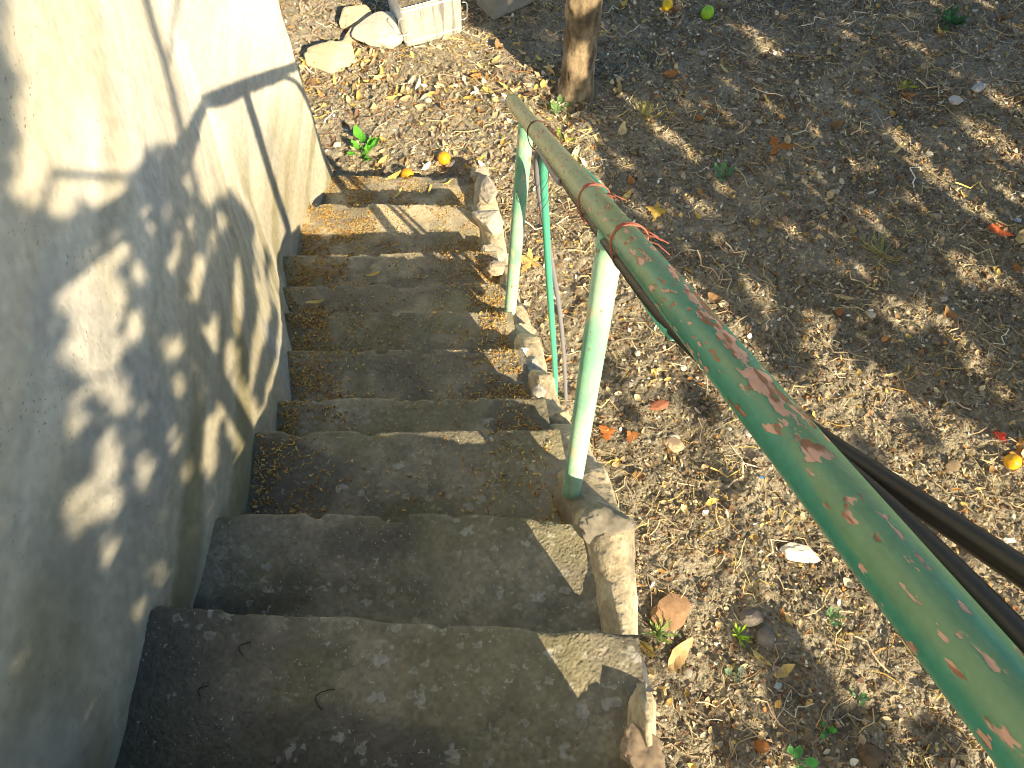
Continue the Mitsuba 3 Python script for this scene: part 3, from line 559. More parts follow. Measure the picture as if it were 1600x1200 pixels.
# ------------------------------------------------------------------ weeds
def weed(name, x, y, n, L, wid, col, up, lab, seed, cat='weed', spread=1.):
    r = np.random.default_rng(seed); t = leaf_temp(6, .5, .35, wid, .1, seed); z0 = float(gz(x, y)); Vs, Fs, Cs, o = [], [], [], 0
    for q in range(n):
        a = r.uniform(0, 2 * np.pi); el = r.uniform(*up); l = L * r.uniform(.6, 1.15); d = np.array([math.cos(a) * math.cos(el), math.sin(a) * math.cos(el), math.sin(el)])
        s = np.cross(d, [0, 0, 1.]); s /= np.linalg.norm(s); nn = np.cross(s, d); st = l * r.uniform(.3, 1.2) * spread
        b = np.array([x, y, z0]) + d * st + [0, 0, st * .25]
        v = (t[0][:, :1] + .5) * d * l + t[0][:, 1:2] * s * l + t[0][:, 2:] * nn * l + b
        stem = tube([[x, y, z0 - .01], (np.array([x, y, z0]) + b) / 2 + [0, 0, .006], b], .0014 + .0006 * r.uniform(), 5)
        for vv, ff in ((v, t[1]), (stem.vertices, stem.faces)):
            Vs.append(vv); Fs.append(ff + o); o += len(vv); Cs.append(np.outer(r.uniform(.75, 1.2) * np.ones(len(vv)), np.array(col) * r.uniform(.85, 1.15, 3)))
    obj(name, trimesh.Trimesh(np.vstack(Vs), np.vstack(Fs), process=False), 'm_foliage', smooth=False, color=np.clip(np.vstack(Cs), 0, 1), label=lab, cat=cat)
weed('leafy_weed', -.855, 3.19, 13, .075, .36, (.13, .42, .06), (.1, 1.0), 'leafy bright green weed growing past the foot of the stairs', 1)
weed('clover', 1.329, .585, 16, .026, .55, (.20, .36, .19), (.5, 1.2), 'patch of round grey green leaves on the sunny ground left of the handrail', 2, spread=2.2)
weed('seedling', 1.197, 3.02, 9, .05, .4, (.15, .34, .18), (.2, 1.0), 'small green seedling in the middle of the shaded ground', 3)
weed('sprig', .923, .505, 16, .036, .14, (.32, .52, .06), (.2, 1.1), 'bright yellow green sprig in the lower litter', 4)
weed('seedling', 1.085, .05, 5, .05, .45, (.16, .48, .16), (.1, .7), 'seedling with broad leaves at the bottom edge', 5)
weed('seedling', 1.23, .155, 6, .034, .36, (.12, .46, .12), (.3, 1.1), 'tiny bright seedling in the lower shade', 6)
weed('leafy_weed', 2.855, 4.36, 16, .07, .35, (.08, .20, .09), (.1, 1.0), 'dark green weed in the shade at the upper right', 7)
weed('leafy_weed', .262, 3.50, 10, .055, .35, (.19, .32, .16), (.2, 1.1), 'grey green weed in front of the tree trunk', 8)
weed('grass_tuft', .60, .515, 26, .075, .07, (.28, .40, .16), (.4, 1.3), 'green tuft growing along the outside of the curb', 9, 'grass', .3)
weed('grass_tuft', .80, 3.47, 26, .11, .045, (.42, .40, .17), (.3, 1.2), 'dry grass tuft in a lit patch near the tree trunk', 10, 'grass', .2)
weed('grass_tuft', 1.97, 2.45, 26, .13, .04, (.40, .38, .18), (.15, .9), 'dry grass tuft in the shade right of the handrail', 11, 'grass', .2)
weed('seedling', .908, .345, 7, .035, .45, (.20, .30, .20), (.2, .9), 'grey green seedling in the lower litter near the curb', 12)
weed('seedling', 1.366, .275, 7, .03, .4, (.17, .33, .17), (.2, .9), 'small seedling close to the lower edge of the handrail', 13)
weed('seedling', 2.42, 3.77, 7, .05, .35, (.40, .46, .06), (.2, .9), 'yellow green seedling in the upper right shade', 14)
weed('seedling', .30, 3.30, 6, .045, .4, (.30, .42, .08), (.2, .9), 'yellow green seedling beside the far end of the handrail', 15)

# ------------------------------------------------------------------ litter
def in_view(x, y, m=0.): return (y > -.15 - m) & (y < 4.75 + m) & (x < 2.05 + .335 * y + m) & (x > np.where(y < 3.03, np.interp(y, CO[:, 0], CO[:, 1]) + .035, -1.75 - m))
def sample(n, m=.35, r=rng, clump=None):
    out = np.zeros((0, 2))
    while len(out) < n:
        p = np.stack([r.uniform(-2.0, 4.0, 4 * n), r.uniform(-.5, 5.1, 4 * n)], 1); k = in_view(p[:, 0], p[:, 1], m)
        if clump is not None: k &= r.uniform(0, 1, 4 * n) < np.clip((meshkit.fbm(np.stack([p[:, 0] * clump, p[:, 1] * clump, 0 * p[:, 0]], 1) + 30, 3, int(clump * 10)) - .3) * 2.6, .06, 1)
        ll = (p - O[:2]) @ np.stack([dx_[:2], dy_[:2]], 1); k &= ~((ll[:, 0] > -.01) & (ll[:, 0] < Wp + .01) & (ll[:, 1] > -.01) & (ll[:, 1] < Dp + .01))
        out = np.vstack([out, p[k]])
    return out[:n]
PAL = np.array([(.52, .43, .26), (.46, .38, .26), (.36, .30, .22), (.22, .145, .085), (.56, .42, .15), (.40, .21, .08), (.62, .56, .44), (.30, .25, .19), (.16, .11, .075), (.34, .31, .27), (.80, .77, .70)])
def pal(n, w, r=rng): w = np.array(w, float); return PAL[r.choice(len(PAL), n, p=w / w.sum())] * r.uniform(.62, 1.38, (n, 1)) ** 1.2 * r.uniform(.94, 1.06, (n, 3))
def onground(p, lift): return np.c_[p, gz(p[:, 0], p[:, 1]) + lift]
parts = []
for s_ in range(4):
    n = 1700; p = sample(n, clump=(2.2, 1.4, 5., 3.)[s_])
    parts.append(scatter(leaf_temp(5, rng.uniform(.2, .9), rng.uniform(.1, .5), (.34, .24, .42, .16)[s_], rng.uniform(-.4, .4), s_), onground(p, rng.uniform(.004, .016, n)), rots(n, .38), rng.uniform(.012, .044, n), pal(n, (4, 4, 3, 4, 2.4, 1.8, 1.6, 2, 2, 1, .9)), .12))
for s_ in range(2):
    n = 420; p = np.stack([rng.uniform(-1.6, .45, n), rng.uniform(3.05, 4.1, n)], 1); k = rng.uniform(size=n) < np.clip((meshkit.fbm(np.c_[p * 3, 0 * p[:, 0]] + 30, 2, 3) - .3) * 3, .1, 1); p = p[k & in_view(p[:, 0], p[:, 1], .2)]; n = len(p)
    parts.append(scatter(leaf_temp(7, .6, .3, (.2, .3)[s_], .3, 40 + s_), onground(p, rng.uniform(.006, .02, n)), rots(n, .4), rng.uniform(.035, .085, n), pal(n, (4, 1, .5, 1, 5, 1.5, 3, .5, .5, .5, 1)), .12))
obj('leaf_litter', trimesh.util.concatenate([a for a, b in parts]), 'm_litter', color=np.vstack([b for a, b in parts]), label='small dry leaves and leaf scraps covering the garden ground', cat='leaf litter', kind='stuff')
parts = []
for s_ in range(5):
    n = 2300; p = sample(n, clump=(3.1, 1.7, 6., 2.6, 4.)[s_]); L_ = rng.uniform(.022, .085, n) * rng.choice([1, 1, 1, 2.2], n)
    parts.append(scatter(stick_temp(s_, (.05, .075, .03, .085, .06)[s_], 4, (.013, .018, .010, .022, .014)[s_]), onground(p, rng.uniform(.004, .02, n)), rots(n, .16), L_, pal(n, (6, 5, 3, 2, 2.4, .6, 3, 3, 1, 1, .5)), .1))
obj('straw_litter', trimesh.util.concatenate([a for a, b in parts]), 'm_litter', color=np.vstack([b for a, b in parts]), label='straw, stalks and thin twigs lying over the soil', cat='straw', kind='stuff')
parts = []
for s_ in range(5):
    n = 2600; p = sample(n, clump=(1.3, 2.9, 4.4, 7., 2.)[s_])
    parts.append(scatter(chip_temp(s_), onground(p, rng.uniform(.002, .010, n)), rots(n, .3), rng.uniform(.004, .015, n), pal(n, (2, 4, 4, 5, 1, 1.6, 2.6, 4, 4, 3, 1.8)), .1))
obj('bark_litter', trimesh.util.concatenate([a for a, b in parts]), 'm_litter', color=np.vstack([b for a, b in parts]), label='flakes of bark and crumbled leaf lying on the soil', cat='bark flakes', kind='stuff')
parts = []
for s_ in range(4):
    n = 8000; p = sample(n, clump=(1.2, 2.4, 5., 8.)[s_]); c = pal(n, (.3, 1, 3, 2, .1, .3, .7, 4, 4, 4, .3)) * .9
    parts.append(scatter(lump_temp(s_, 0), onground(p, rng.uniform(-.002, .004, n)), rots(n, 1.), rng.uniform(.0025, .0105, n)[:, None] * np.array([1.1, .9, .75]), c, .08))
obj('soil_crumbs', trimesh.util.concatenate([a for a, b in parts]), 'm_dull', color=np.vstack([b for a, b in parts]), label='crumbs of soil and gravel on the garden ground', cat='soil crumbs', kind='stuff')
# larger leaves and stones, each its own object; kinds that share a label look alike
KINDS = [('pale tan dry leaf curled on the garden litter', 'pale tan fallen leaves', (.56, .46, .28), (.34, .5)), ('yellow dry leaf lying on the garden litter', 'yellow fallen leaves', (.58, .43, .13), (.24, .5)),
         ('brown withered leaf lying on the garden litter', 'brown fallen leaves', (.24, .15, .08), (.40, .8)), ('rust coloured dry leaf lying on the garden litter', 'rust coloured fallen leaves', (.40, .19, .07), (.38, .6)),
         ('slender straw coloured leaf lying on the garden litter', 'slender straw coloured leaves', (.60, .50, .27), (.12, .4)), ('greyish bleached leaf lying on the garden litter', 'greyish fallen leaves', (.44, .40, .33), (.42, .5))]
rl = np.random.default_rng(77); ITEMS = []
for q, (lab, grp, col, (wid, curl)) in enumerate(KINDS):
    var = []
    for s_ in range(3):
        v, f = leaf_temp(8, curl * (.6 + .5 * s_), .25 + .15 * s_, wid, .3 * (s_ - 1), 100 + q * 7 + s_)
        var.append(mikit.ply(trimesh.Trimesh(v, f, process=False), 'm_litter', color=np.clip(np.outer(.7 + .6 * meshkit.fbm(v * 6 + q, 3, s_), np.array(col) * (.85 + .15 * s_)), 0, 1)))
    n = (26, 26, 16, 12, 26, 12)[q]; p = sample(n, .0, rl)
    k = rl.uniform(size=n) < .3                                    # more of them near the foot of the stairs
    if q in (0, 1, 4): p[k] = np.stack([rl.uniform(-1.3, .15, k.sum()), rl.uniform(3.15, 3.98, k.sum())], 1)
    for x, y in p:
        m = T().translate([x, y, float(gz(x, y)) + .011]).rotate([0, 0, 1], rl.uniform(0, 360)).rotate([1, 0, 0], rl.normal(0, 14)).rotate([0, 1, 0], rl.normal(0, 10)).scale(rl.uniform(.05, .10) * (1.25 if q == 4 else 1))
        kk = key_for('fallen_leaf'); scene[kk] = {**var[rl.integers(3)], 'to_world': m}; tag(kk, lab, 'leaf', grp); ITEMS.append((q, kk, x, y))
LAND = [('the leafy weed', -.855, 3.19), ('the ripe orange', -.392, 3.135), ('the tree trunk', .39, 3.7), ('the metal planter', -.5, 4.15), ('the cream stone', -1.145, 4.0), ('the yellow citrus fruit', 1.035, 4.53), ('the green citrus fruit', 1.286, 4.43), ('the orange lobed leaf', 1.561, 3.27),
        ('the shaded seedling', 1.197, 3.02), ('the upper right weed', 2.855, 4.36), ('the two whitish stones', 2.77, 3.67), ('the bright red leaf', 2.667, 2.64), ('the grass tuft in the shade', 1.97, 2.45), ('the star shaped leaf', .10, 2.42), ('the green pipe foot', .22, 1.63), ('the tall post foot', .25, .75),
        ('the pinkish round stone', .755, 1.37), ('the red tile fragment', .697, 1.564), ('the blue plastic scrap', 1.127, 1.188), ('the white flat stone', 1.257, .845), ('the orange yellow fruit', 2.285, 1.265), ('the crumpled white scrap', 2.17, .907), ('the earthenware coloured stone', .66, .60), ('the dark grey stones', 1.01, .54),
        ('the round leaved clover', 1.329, .585), ('the pale blue scrap', 1.063, .318), ('the brown rotten fruit', .956, .10), ('the dark brown stone', 1.366, .064), ('the middle of the handrail', .9, 2.1), ('the shaded ground', 1.6, 2.1), ('the upper ground', 2.1, 4.2), ('the lit ground', 1.65, 1.5)]
ORD = ['', ', second from it', ', third from it', ', fourth from it', ', fifth from it', ', sixth from it', ', seventh from it']
def locate(items, start):
    by = {}
    for kk, x, y in items:
        d = [math.hypot(x - a, y - b) for _, a, b in LAND]; q = int(np.argmin(d)); nm, a, b = LAND[q]
        way = ('right of ' if x > a else 'left of ') if abs(x - a) > abs(y - b) else ('above ' if y > b else 'below ')
        by.setdefault(way + nm, []).append((d[q], kk))
    for where, v in by.items():
        for q, (_, kk) in enumerate(sorted(v)): labels[kk]['label'] = f'{start} {where}{ORD[q]}'
STN = [('pale pebble lying in the garden litter', 'pale pebbles', (.55, .52, .46)), ('grey pebble lying in the garden litter', 'grey pebbles', (.33, .31, .29)), ('brown clod of earth lying in the garden litter', 'clods of earth', (.22, .175, .125))]
for q, (lab, grp, col) in enumerate(STN):
    var = []
    for s_ in range(4):
        mm = rock(1, .8, .55, 200 + q * 10 + s_, 2, .4, 1.8); v = mm.vertices
        var.append(mikit.ply(mm, 'm_dull', smooth=True, color=np.clip(np.outer(.7 + .6 * meshkit.fbm(v * 3 + q, 3, s_), col), 0, 1)))
    n = (30, 24, 36)[q]
    for x, y in sample(n, .0, rl):
        s = rl.uniform(.014, .032) * (1.2 if q == 2 else 1)
        kk = key_for(('pebble', 'pebble', 'earth_clod')[q]); scene[kk] = {**var[rl.integers(4)], 'to_world': T().translate([x, y, float(gz(x, y)) + s * .2]).rotate([0, 0, 1], rl.uniform(0, 360)).scale(s)}; tag(kk, lab, ('pebble', 'pebble', 'clod')[q], grp); ITEMS.append((10 + q, kk, x, y))

for q, start in enumerate([k[0].replace(' on the garden litter', '').replace('curled', 'curled').replace(' lying', '') for k in KINDS] + [''] * 4 + [k[0].replace(' lying in the garden litter', '') for k in STN]):
    locate([t[1:] for t in ITEMS if t[0] == q], start)

# debris swept into the corners of the treads
rd = np.random.default_rng(5); P_, D_ = [], np.array([(.56, .39, .13), (.44, .25, .09), (.66, .50, .18), (.26, .14, .06), (.60, .46, .25)])
for q in range(7, 15):
    z, bl, br, l, r_ = TREAD[q]
    n = (1600, 1600, 3600, 4000, 4600, 6000, 9000, 6500)[q - 7]; c = 0; far = q >= 12
    while c < n:
        u, s = rd.uniform(0, 1, 6000), rd.uniform(0, 1, 6000); L_ = (.16, .16, .2, .2, .2, .28, .34, .5)[q - 7]
        w = .9 * np.exp(-(u / L_) ** 2) * (.35 + .65 * np.exp(-s / .6)) + .8 * np.exp(-((1 - u) / .20) ** 2) * np.exp(-s / .7) + (.16 if q < 10 else .3) * np.exp(-s / .16) + .02
        x0 = bl + (br - bl) * u[:, None]; x1 = l + (r_ - l) * u[:, None]; p = x0 + (x1 - x0) * (s * .98)[:, None]
        w *= np.clip((meshkit.fbm(np.stack([p[:, 0] * 14, p[:, 1] * 14, 0 * u + q], 1) + 20, 3, 2) - .3) * 3, .05, 1)
        k = rd.uniform(size=6000) < w; k &= p[:, 0] > wall_x(p[:, 1]) + .01; p = p[k][: n - c]; c += len(p); P_.append(np.c_[p, np.full(len(p), z)])
P_ = np.vstack(P_); n = len(P_); cols = D_[rd.choice(5, n, p=(.30, .25, .15, .2, .10))] * rd.uniform(.6, 1.3, (n, 1)); parts = []
for s_ in range(3):
    k = rd.integers(0, 3, n) == s_; nn = int(k.sum()); t = stick_temp(s_ + 20, .12, 2, .10) if s_ < 2 else chip_temp(4)
    parts.append(scatter(t, P_[k] + np.c_[np.zeros((nn, 2)), rd.uniform(.001, .007, nn)], rots(nn, .3, rd), rd.uniform(.005, .0125, nn) if s_ < 2 else rd.uniform(.0025, .0058, nn), cols[k], .1, rd))
obj('tree_debris', trimesh.util.concatenate([a for a, b in parts]), 'm_litter', color=np.vstack([b for a, b in parts]), label='golden brown dry flower bits gathered in the corners of the steps', cat='plant debris', kind='stuff')
for q, (x, y, L_, rz, lab) in enumerate(((-.62, 2.80, .09, 1.1, 'thin yellow leaf across the shaded back of the lowest step'), (-.80, 1.70, .085, .15, 'slim yellow leaf on the middle step'), (-.45, 2.83, .06, 1.3, 'short yellow leaf right of the thin one on the lowest step'), (-.35, 2.88, .07, .7, 'small yellow leaf near the middle of the lowest step'), (-.62, 1.98, .07, .3, 'yellow leaf in the shade of the third step from the bottom'))):
    v, f = leaf_temp(7, .4, .3, .12, .2, 60 + q); W = v * L_; c, s = math.cos(rz), math.sin(rz); W = W @ np.array([[c, s, 0], [-s, c, 0], [0, 0, 1]]) + [x, y, float(tread_z(np.array(x), np.array(y))) + .012]
    obj('slim_leaf', trimesh.Trimesh(W, f, process=False), 'm_litter', color=np.tile((.58, .47, .16), (len(W), 1)), label=lab, cat='leaf')
for q, (x, y, L_) in enumerate(((-.32, .12, .028), (-.47, .20, .018), (-.53, .13, .014), (-.02, .66, .014))):
    p = np.array([x, y, float(tread_z(np.array(x), np.array(y))) + .003])
    tw_ = tube(p + L_ * np.array([(.6, .35, 0), (-.1, .22, .05), (-.5, -.1, .06), (-.3, -.55, .05), (.0, -.8, 0)]), .0009, 6, sub=14)
    obj('dark_twig', tw_, 'm_black', smooth=40, label=('curled dark twig on the nearest step', 'short dark twig near the wall on the nearest step', 'tiny dark twig beside the wall on the nearest step', 'tiny dark twig on the second step')[q], cat='twig')

# ------------------------------------------------------------------ trees
SH = [[-0.24,4.33],[0.0,4.2],[0.28,3.9],[0.38,3.45],[0.54,3.14],[0.57,2.76],[0.72,2.45],[0.94,2.28],[1.16,2.16],[1.33,1.67],[1.64,1.67],[1.9,1.82],[1.98,1.54],[2.38,1.37],[2.85,1.34],[4.29,4.59],[4.51,5.71],[0.76,5.71],[0.56,4.59],[0.22,4.87],[-0.04,4.87]]
LIT = [[1.85,3.35,.10,.035],[2.1,3.55,.09,.03],[1.35,3.45,.09,.03],[1.75,2.85,.10,.03],[1.2,2.5,.08,.035],[2.3,2.75,.10,.035],[2.05,3.05,.09,.03],[2.2,4.2,.10,.035],[1.0,2.85,.08,.03],[1.5,4.3,.08,.03],[2.6,4.1,.10,.03],[1.9,2.3,.09,.035],[1.63,4.14,0.174,0.066],[1.64,3.51,0.058,0.031],[1.4,3.74,0.061,0.032],[1.61,3.67,0.043,0.031],[1.03,3.23,0.166,0.049],[2.36,3.25,0.151,0.056],[2.47,2.98,0.161,0.065],[2.59,2.76,0.137,0.064],[2.87,3.27,0.183,0.094],[2.83,2.85,0.137,0.043],[3.01,3.6,0.092,0.062],[1.57,2.6,0.086,0.042],[1.78,2.57,0.077,0.031],[2.02,2.69,0.077,0.042],[2.09,2.57,0.062,0.035],[1.25,2.88,0.069,0.036],[1.1,2.75,0.076,0.043],[2.89,4.53,0.08,0.038],[3.19,4.54,0.104,0.038],[2.49,2.32,0.133,0.087],[1.6,2.0,0.102,0.065],[2.03,2.03,0.13,0.084],[2.22,2.04,0.117,0.059],[2.31,1.85,0.147,0.051],[1.6,1.81,0.138,0.079],[1.65,1.62,0.206,0.077],[0.79,3.53,0.089,0.05],[0.93,3.33,0.119,0.045],[0.66,3.72,0.074,0.028],[1.36,2.12,0.166,0.039],[1.28,2.22,0.068,0.033],[0.71,2.76,0.086,0.043],[0.68,3.09,0.1,0.044],[0.49,3.32,0.088,0.053],[2.36,1.67,0.141,0.043],[2.63,2.24,0.074,0.047],[0.23,3.53,0.074,0.077],[1.78,2.28,0.046,0.027],[0.99,2.45,0.065,0.034],[2.79,3.84,0.048,0.032],[1.91,4.02,0.044,0.024],[2.44,4.02,0.042,0.024]]
LOW = [[1.11,0.48,0.117,0.091],[1.18,0.27,0.165,0.139],[1.23,0.11,0.168,0.148],[1.42,0.07,0.102,0.098],[0.9,0.06,0.085,0.073],[0.99,0.46,0.047,0.052],[1.69,0.07,0.08,0.073],[0.94,1.54,0.103,0.055],[0.5,1.71,0.065,0.062],[1.46,1.37,0.113,0.048],[1.7,1.28,0.081,0.035],[1.01,1.15,0.056,0.035],[2.31,1.54,0.137,0.073],[0.55,0.46,0.039,0.026],[0.58,1.5,0.056,0.036],[1.05,1.89,0.097,0.045],[1.97,1.37,0.082,0.042]]
STEM1 = [[1.879,1.934],[1.786,1.925],[1.683,1.907],[1.602,1.887],[1.504,1.86],[1.372,1.841],[1.289,1.816],[1.215,1.777],[1.126,1.707],[1.047,1.652]]
STEM2 = [[2.217,1.694],[2.146,1.678],[2.001,1.694],[1.754,1.796],[1.585,1.87]]
STEM3 = [[1.372,1.841],[1.118,1.954],[0.977,2.016],[0.858,2.046],[0.757,2.046]]
WSH = [[0.635,2.425],[0.664,2.372],[0.703,2.347],[0.723,2.304],[0.795,2.272],[0.788,2.22],[0.874,2.2],[0.929,2.156],[1.082,2.082],[1.224,1.971],[1.179,1.869],[1.277,1.692],[1.672,1.333],[1.791,1.105],[1.822,0.722],[0.946,1.167],[0.707,1.404],[0.401,1.68],[0.257,1.781],[0.011,1.769],[-0.023,2.258],[0.499,2.58]]
WSH2 = [[0.871,2.586],[0.971,2.522],[0.942,2.504],[0.871,2.497],[0.853,2.451],[0.808,2.424],[0.741,2.407],[0.73,2.363],[0.703,2.34],[0.66,2.378],[0.576,2.476]]
WLIT = [[0.86,2.17,.03,-.036,.04,.013],[0.94,2.09,.022,-.025,.03,.008],[1.02,1.99,.02,-.022,.03,.0],[0.55,2.06,.016,-.03,.03,.012],[0.47,1.93,.012,-.026,.03,.014],[0.705,2.211,0.038,-0.051,0.04,0.014],[0.671,2.171,0.046,-0.066,0.051,0.017],[0.606,2.16,0.038,-0.061,0.05,0.016],[0.562,2.125,0.027,-0.048,0.036,0.012],[0.474,2.157,0.008,-0.017,0.027,0.018],[0.615,2.254,0.016,-0.023,0.027,0.009],[0.535,2.233,0.005,-0.01,0.016,0.005],[0.803,2.067,0.02,-0.027,0.026,0.007],[0.903,1.954,0.016,-0.022,0.023,0.005],[0.69,2.056,0.017,-0.028,0.035,0.011],[0.738,1.913,0.026,-0.043,0.023,0.007],[0.674,1.864,0.012,-0.022,0.03,0.008],[0.979,1.822,0.03,-0.04,0.069,-0.01],[0.818,1.788,0.018,-0.03,0.052,0.011],[0.874,1.723,0.023,-0.037,0.053,0.009],[1.137,1.523,0.032,-0.046,0.143,-0.042],[1.277,1.254,0.054,-0.08,0.238,-0.141],[1.674,0.86,0.111,-0.152,0.186,-0.132],[0.88,1.594,0.025,-0.044,0.057,0.009],[0.994,1.428,0.02,-0.034,0.095,-0.029],[0.79,1.531,0.036,-0.074,0.081,0.014],[0.803,1.448,0.028,-0.059,0.068,0.01],[0.631,1.667,0.017,-0.041,0.06,0.014],[0.565,1.842,0.009,-0.019,0.029,0.009],[0.448,2.043,0.013,-0.032,0.035,0.023],[0.565,1.98,0.007,-0.016,0.019,0.006],[0.375,2.052,0.018,-0.052,0.024,0.015],[0.388,1.998,0.009,-0.026,0.022,0.013],[0.318,2.073,0.004,-0.014,0.023,0.015],[0.319,1.974,0.004,-0.016,0.028,0.018],[0.33,1.93,0.003,-0.013,0.016,0.011],[0.324,1.774,0.005,-0.02,0.018,0.012],[0.256,1.827,0.003,-0.018,0.018,0.009],[0.698,2.391,0.014,-0.015,0.022,0.009],[0.915,2.114,0.027,-0.03,0.029,0.008],[1.146,2.001,0.025,-0.025,0.041,-0.004],[0.993,2.071,0.018,-0.019,0.029,-0.003],[1.151,1.72,0.043,-0.053,0.057,-0.011],[1.102,1.849,0.022,-0.026,0.047,-0.006],[0.694,2.258,0.016,-0.021,0.021,0.007],[0.807,2.147,0.022,-0.028,0.034,0.01],[0.902,2.066,0.016,-0.019,0.026,0.006],[1.338,1.57,0.057,-0.067,0.067,-0.029],[0.977,1.936,0.018,-0.022,0.037,-0.004],[1.603,1.089,0.097,-0.125,0.255,-0.17],[0.77,2.193,0.014,-0.018,0.026,0.007],[0.64,2.341,0.005,-0.006,0.009,0.002],[0.733,1.742,0.009,-0.016,0.022,0.006],[0.735,1.644,0.009,-0.019,0.029,0.007],[0.776,1.998,0.008,-0.012,0.015,0.003],[0.829,1.872,0.01,-0.015,0.019,0.004],[0.64,1.971,0.006,-0.011,0.014,0.004],[0.535,1.76,0.007,-0.018,0.025,0.007],[0.262,1.917,0.001,-0.008,0.007,0.004]]
def ell_ground(x, y, L_, lim=1.):
    a = np.array([-.73, 1]) / math.hypot(.73, 1); c = np.array([a[1], -a[0]]); out = np.zeros(len(x), bool)
    for cx, cy, ra, rb in L_:
        u = ((x - cx) * a[0] + (y - cy) * a[1]) / ra; v = ((x - cx) * c[0] + (y - cy) * c[1]) / (rb * .9); out |= u * u + v * v < lim
    return out
def ell_wall(y, z):
    out = np.zeros(len(y), bool)
    for cy, cz, ay, az, by, bz in WLIT:
        d = ay * bz - az * by; u = ((y - cy) * bz - (z - cz) * by) / d; v = ((z - cz) * ay - (y - cy) * az) / d; out |= u * u + v * v < 1.5
    return out
rt = np.random.default_rng(21)
def ahead(p): return .469 * p[:, 1] - .883 * (p[:, 2] - H0)
def reach(p, lo, hi): return p + np.maximum((ahead(p) + .12) / 1.07, lo)[:, None] * SUN + rt.uniform(0, hi, len(p))[:, None] * SUN
def foliage(pts, size, wid, cols):
    n = len(pts); t = leaf_temp(4, .3, .3, wid, 0, 3); R_ = rots(n, .8, rt)
    return scatter(t, pts, R_, rt.uniform(size * .75, size * 1.3, n), np.array(cols)[rt.integers(0, len(cols), n)] * rt.uniform(.8, 1.2, (n, 1)), .05, rt)
GREEN = [(.055, .12, .028), (.075, .145, .035), (.10, .16, .04), (.16, .17, .05)]
def limb_tree(root, pts, cell, mat, parent, r0=.004, fac=.0016):
    """twigs that join every clump of leaves to the trunk"""
    keyc = np.floor(pts / cell).astype(int); _, inv = np.unique(keyc, axis=0, return_inverse=True); inv = inv.ravel(); cen = np.array([pts[inv == k].mean(0) for k in range(inv.max() + 1)])
    nodes, par, todo = [np.array(p) for p in root], [max(0, q - 1) for q in range(len(root))], list(range(len(cen)))
    while todo:
        D = np.linalg.norm(cen[todo][:, None] - np.array(nodes)[None], axis=2); a, b = np.unravel_index(D.argmin(), D.shape); par.append(b); nodes.append(cen[todo[a]]); todo.pop(a)
    load = np.ones(len(nodes))
    for q in range(len(nodes) - 1, len(root) - 1, -1): load[par[q]] += load[q]
    out = []
    for q in range(len(root), len(nodes)):
        a, b = nodes[par[q]], nodes[q]; ra, rb = r0 + fac * math.sqrt(load[q]) * 1.1, r0 + fac * math.sqrt(load[q]) * .8
        mid = (a + b) / 2 + rt.normal(0, .08 * np.linalg.norm(b - a), 3); out.append(tube([a, mid, b], [ra, (ra + rb) / 2, rb], 5, sub=5))
    return trimesh.util.concatenate(out)
# the tree that can be seen: trunk by the planter, crown above the picture
tree = thing('tree', 'tree trunk with light brown bark rising at the top of the picture', 'tree')
tk = tube([(.385, 3.70, -.12), (.388, 3.70, .0), (.392, 3.705, .10), (.392, 3.70, .35), (.39, 3.70, .75), (.36, 3.72, 1.2), (.33, 3.76, 1.6)], [.15, .118, .100, .095, .098, .10, .09], 28, sub=60, wob=.14, seed=2)
obj('trunk', tk, 'm_bark', tree, smooth=60)
fork = np.array([.33, 3.76, 1.58]); ends = [(-.55, 4.2, 2.6), (1.1, 4.3, 2.7), (.5, 3.5, 3.0), (.1, 4.9, 2.7)]
for e_ in ends:
    m_ = (fork + np.array(e_)) / 2 + [0, 0, .2]; obj('branch', tube([fork - [0, 0, .06], m_, e_], [.06, .04, .018], 10, sub=16, wob=.1), 'm_bark', tree, smooth=50)
cp = rt.normal(0, 1, (5200, 3)); cp /= np.linalg.norm(cp, axis=1, keepdims=True); cp = np.array([.35, 4.25, 3.0]) + cp * np.array([1.5, 1.15, .95]) * (rt.uniform(.3, 1, (5200, 1)) ** .5)
cp = cp[(meshkit.fbm(cp * 1.9 + 40, 3, 5) > .44) & (cp[:, 2] > 1.9)]
fm, fc = foliage(cp, .085, .30, GREEN); obj('crown', fm, 'm_foliage', tree, color=fc)
obj('twig', limb_tree([np.array(e_) for e_ in ends], cp, .45, 'm_bark', tree), 'm_bark', tree, smooth=50)
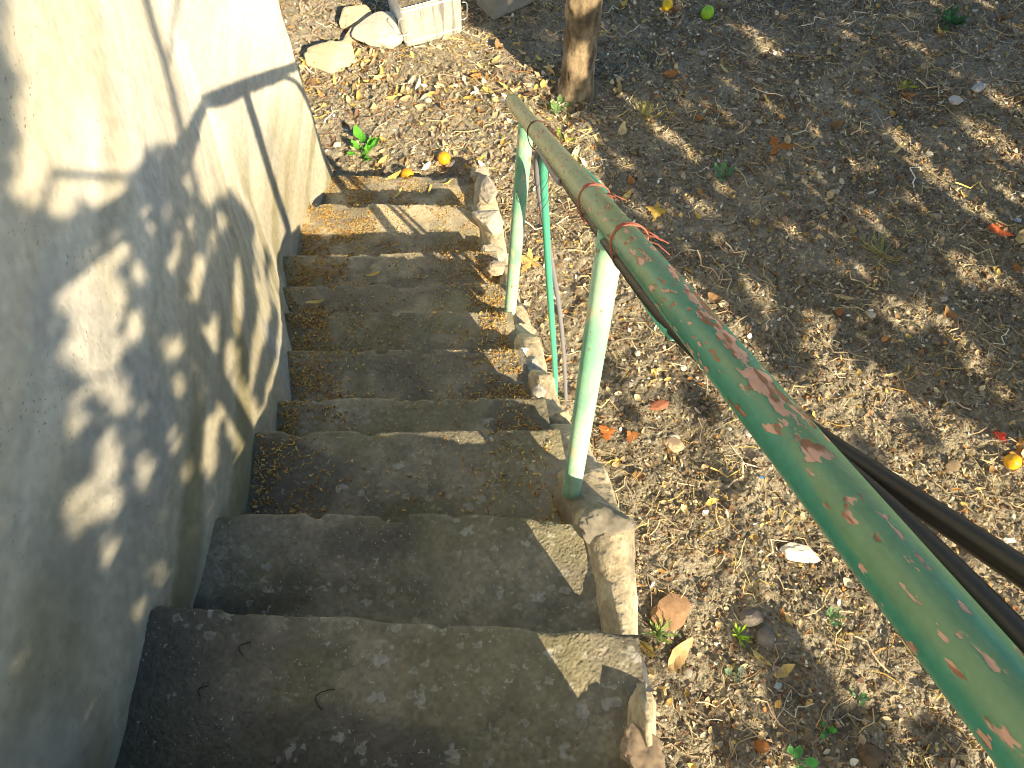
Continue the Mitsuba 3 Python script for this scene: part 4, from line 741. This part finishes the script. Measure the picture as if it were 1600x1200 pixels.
# second tree, on the right behind the viewer: it shades the garden
tr = thing('tree', 'broad leafy tree outside the picture on the right that shades the garden', 'tree')
g = np.stack([rt.uniform(-.3, 4.6, 90000), rt.uniform(1.2, 5.8, 90000)], 1); x, y = g.T
k = inside(SH, x, y) & ~ell_ground(x, y, LIT, 1.7); k &= rt.uniform(size=len(x)) < np.clip((meshkit.fbm(np.stack([x * 7 + y * 5, x * 2 - y * 1.5, 0 * x], 1) + 20, 3, 4) - .28) * 5, .6, 1)
g = g[k][:17000]; gp_ = np.c_[g, np.full(len(g), .02)]
tl = np.maximum(2.3, (.76 * ahead(gp_) - gp_[:, 0]) / 1.54 + .6) + rt.uniform(0, .9, len(g)); fp = gp_ + tl[:, None] * SUN
l2 = np.stack([rt.uniform(.3, 2.6, 60000), rt.uniform(-.2, 2.1, 60000)], 1); l2 = l2[ell_ground(l2[:, 0], l2[:, 1], LOW)][:5500]; fp2 = reach(np.c_[l2, np.full(len(l2), .02)], 2.6, .5)
root = np.array([4.7, -.7, -.1]) + np.linspace(0, 1, 6)[:, None] * np.array([-.1, .1, 1.9])
obj('trunk', tube(root, np.linspace(.15, .09, 6), 18, sub=30, wob=.12), 'm_bark', tr, smooth=60)
fm, fc = foliage(fp, .09, .36, GREEN); obj('crown', fm, 'm_foliage', tr, color=fc)
obj('branches', limb_tree(list(root[2:]), fp, .42, 'm_bark', tr), 'm_bark', tr, smooth=50)
# third tree, close behind the viewer beside the stairs: its boughs throw their shadow on the wall
tr = thing('tree', 'slender tree outside the picture beside the top of the stairs that shades the wall', 'tree')
w = np.stack([rt.uniform(-.3, 2.4, 90000), rt.uniform(.7, 2.75, 90000)], 1); y, z = w.T
k = (inside(WSH, y, z) | inside(WSH2, y + .014, z - .015)) & ~ell_wall(y, z) & (z > 1.94 - .636 * y); w = w[k][:9500]
wp_ = np.stack([wall_x(w[:, 0]), w[:, 0], w[:, 1]], 1); fw = reach(wp_, 1.65, .55)
root = np.array([2.6, -2.7, -.1]) + np.linspace(0, 1, 6)[:, None] * np.array([-.5, -.1, 3.0])
obj('trunk', tube(root, np.linspace(.10, .05, 6), 16, sub=30, wob=.12), 'm_bark', tr, smooth=60)
fm, fc = foliage(fw, .034, .36, GREEN); obj('crown', fm, 'm_foliage', tr, color=fc)
fm, fc = foliage(fp2, .06, .36, GREEN); obj('low_foliage', fm, 'm_foliage', tr, color=fc)
obj('branches', limb_tree(list(root[2:]), np.vstack([fw, fp2]), .30, 'm_bark', tr, .0025, .0010), 'm_bark', tr, smooth=50)
for S_, ra, rb, tt in ((STEM1, .020, .013, 2.75), (STEM2, .011, .008, 2.78), (STEM3, .008, .004, 2.72)):
    s_ = np.array(S_); pw = np.stack([wall_x(s_[:, 0]), s_[:, 0], s_[:, 1]], 1); o_ = pw + tt * SUN
    obj('bough', tube(o_, np.linspace(ra, rb, len(o_)), 10, sub=60, wob=.15), 'm_bark', tr, smooth=50)
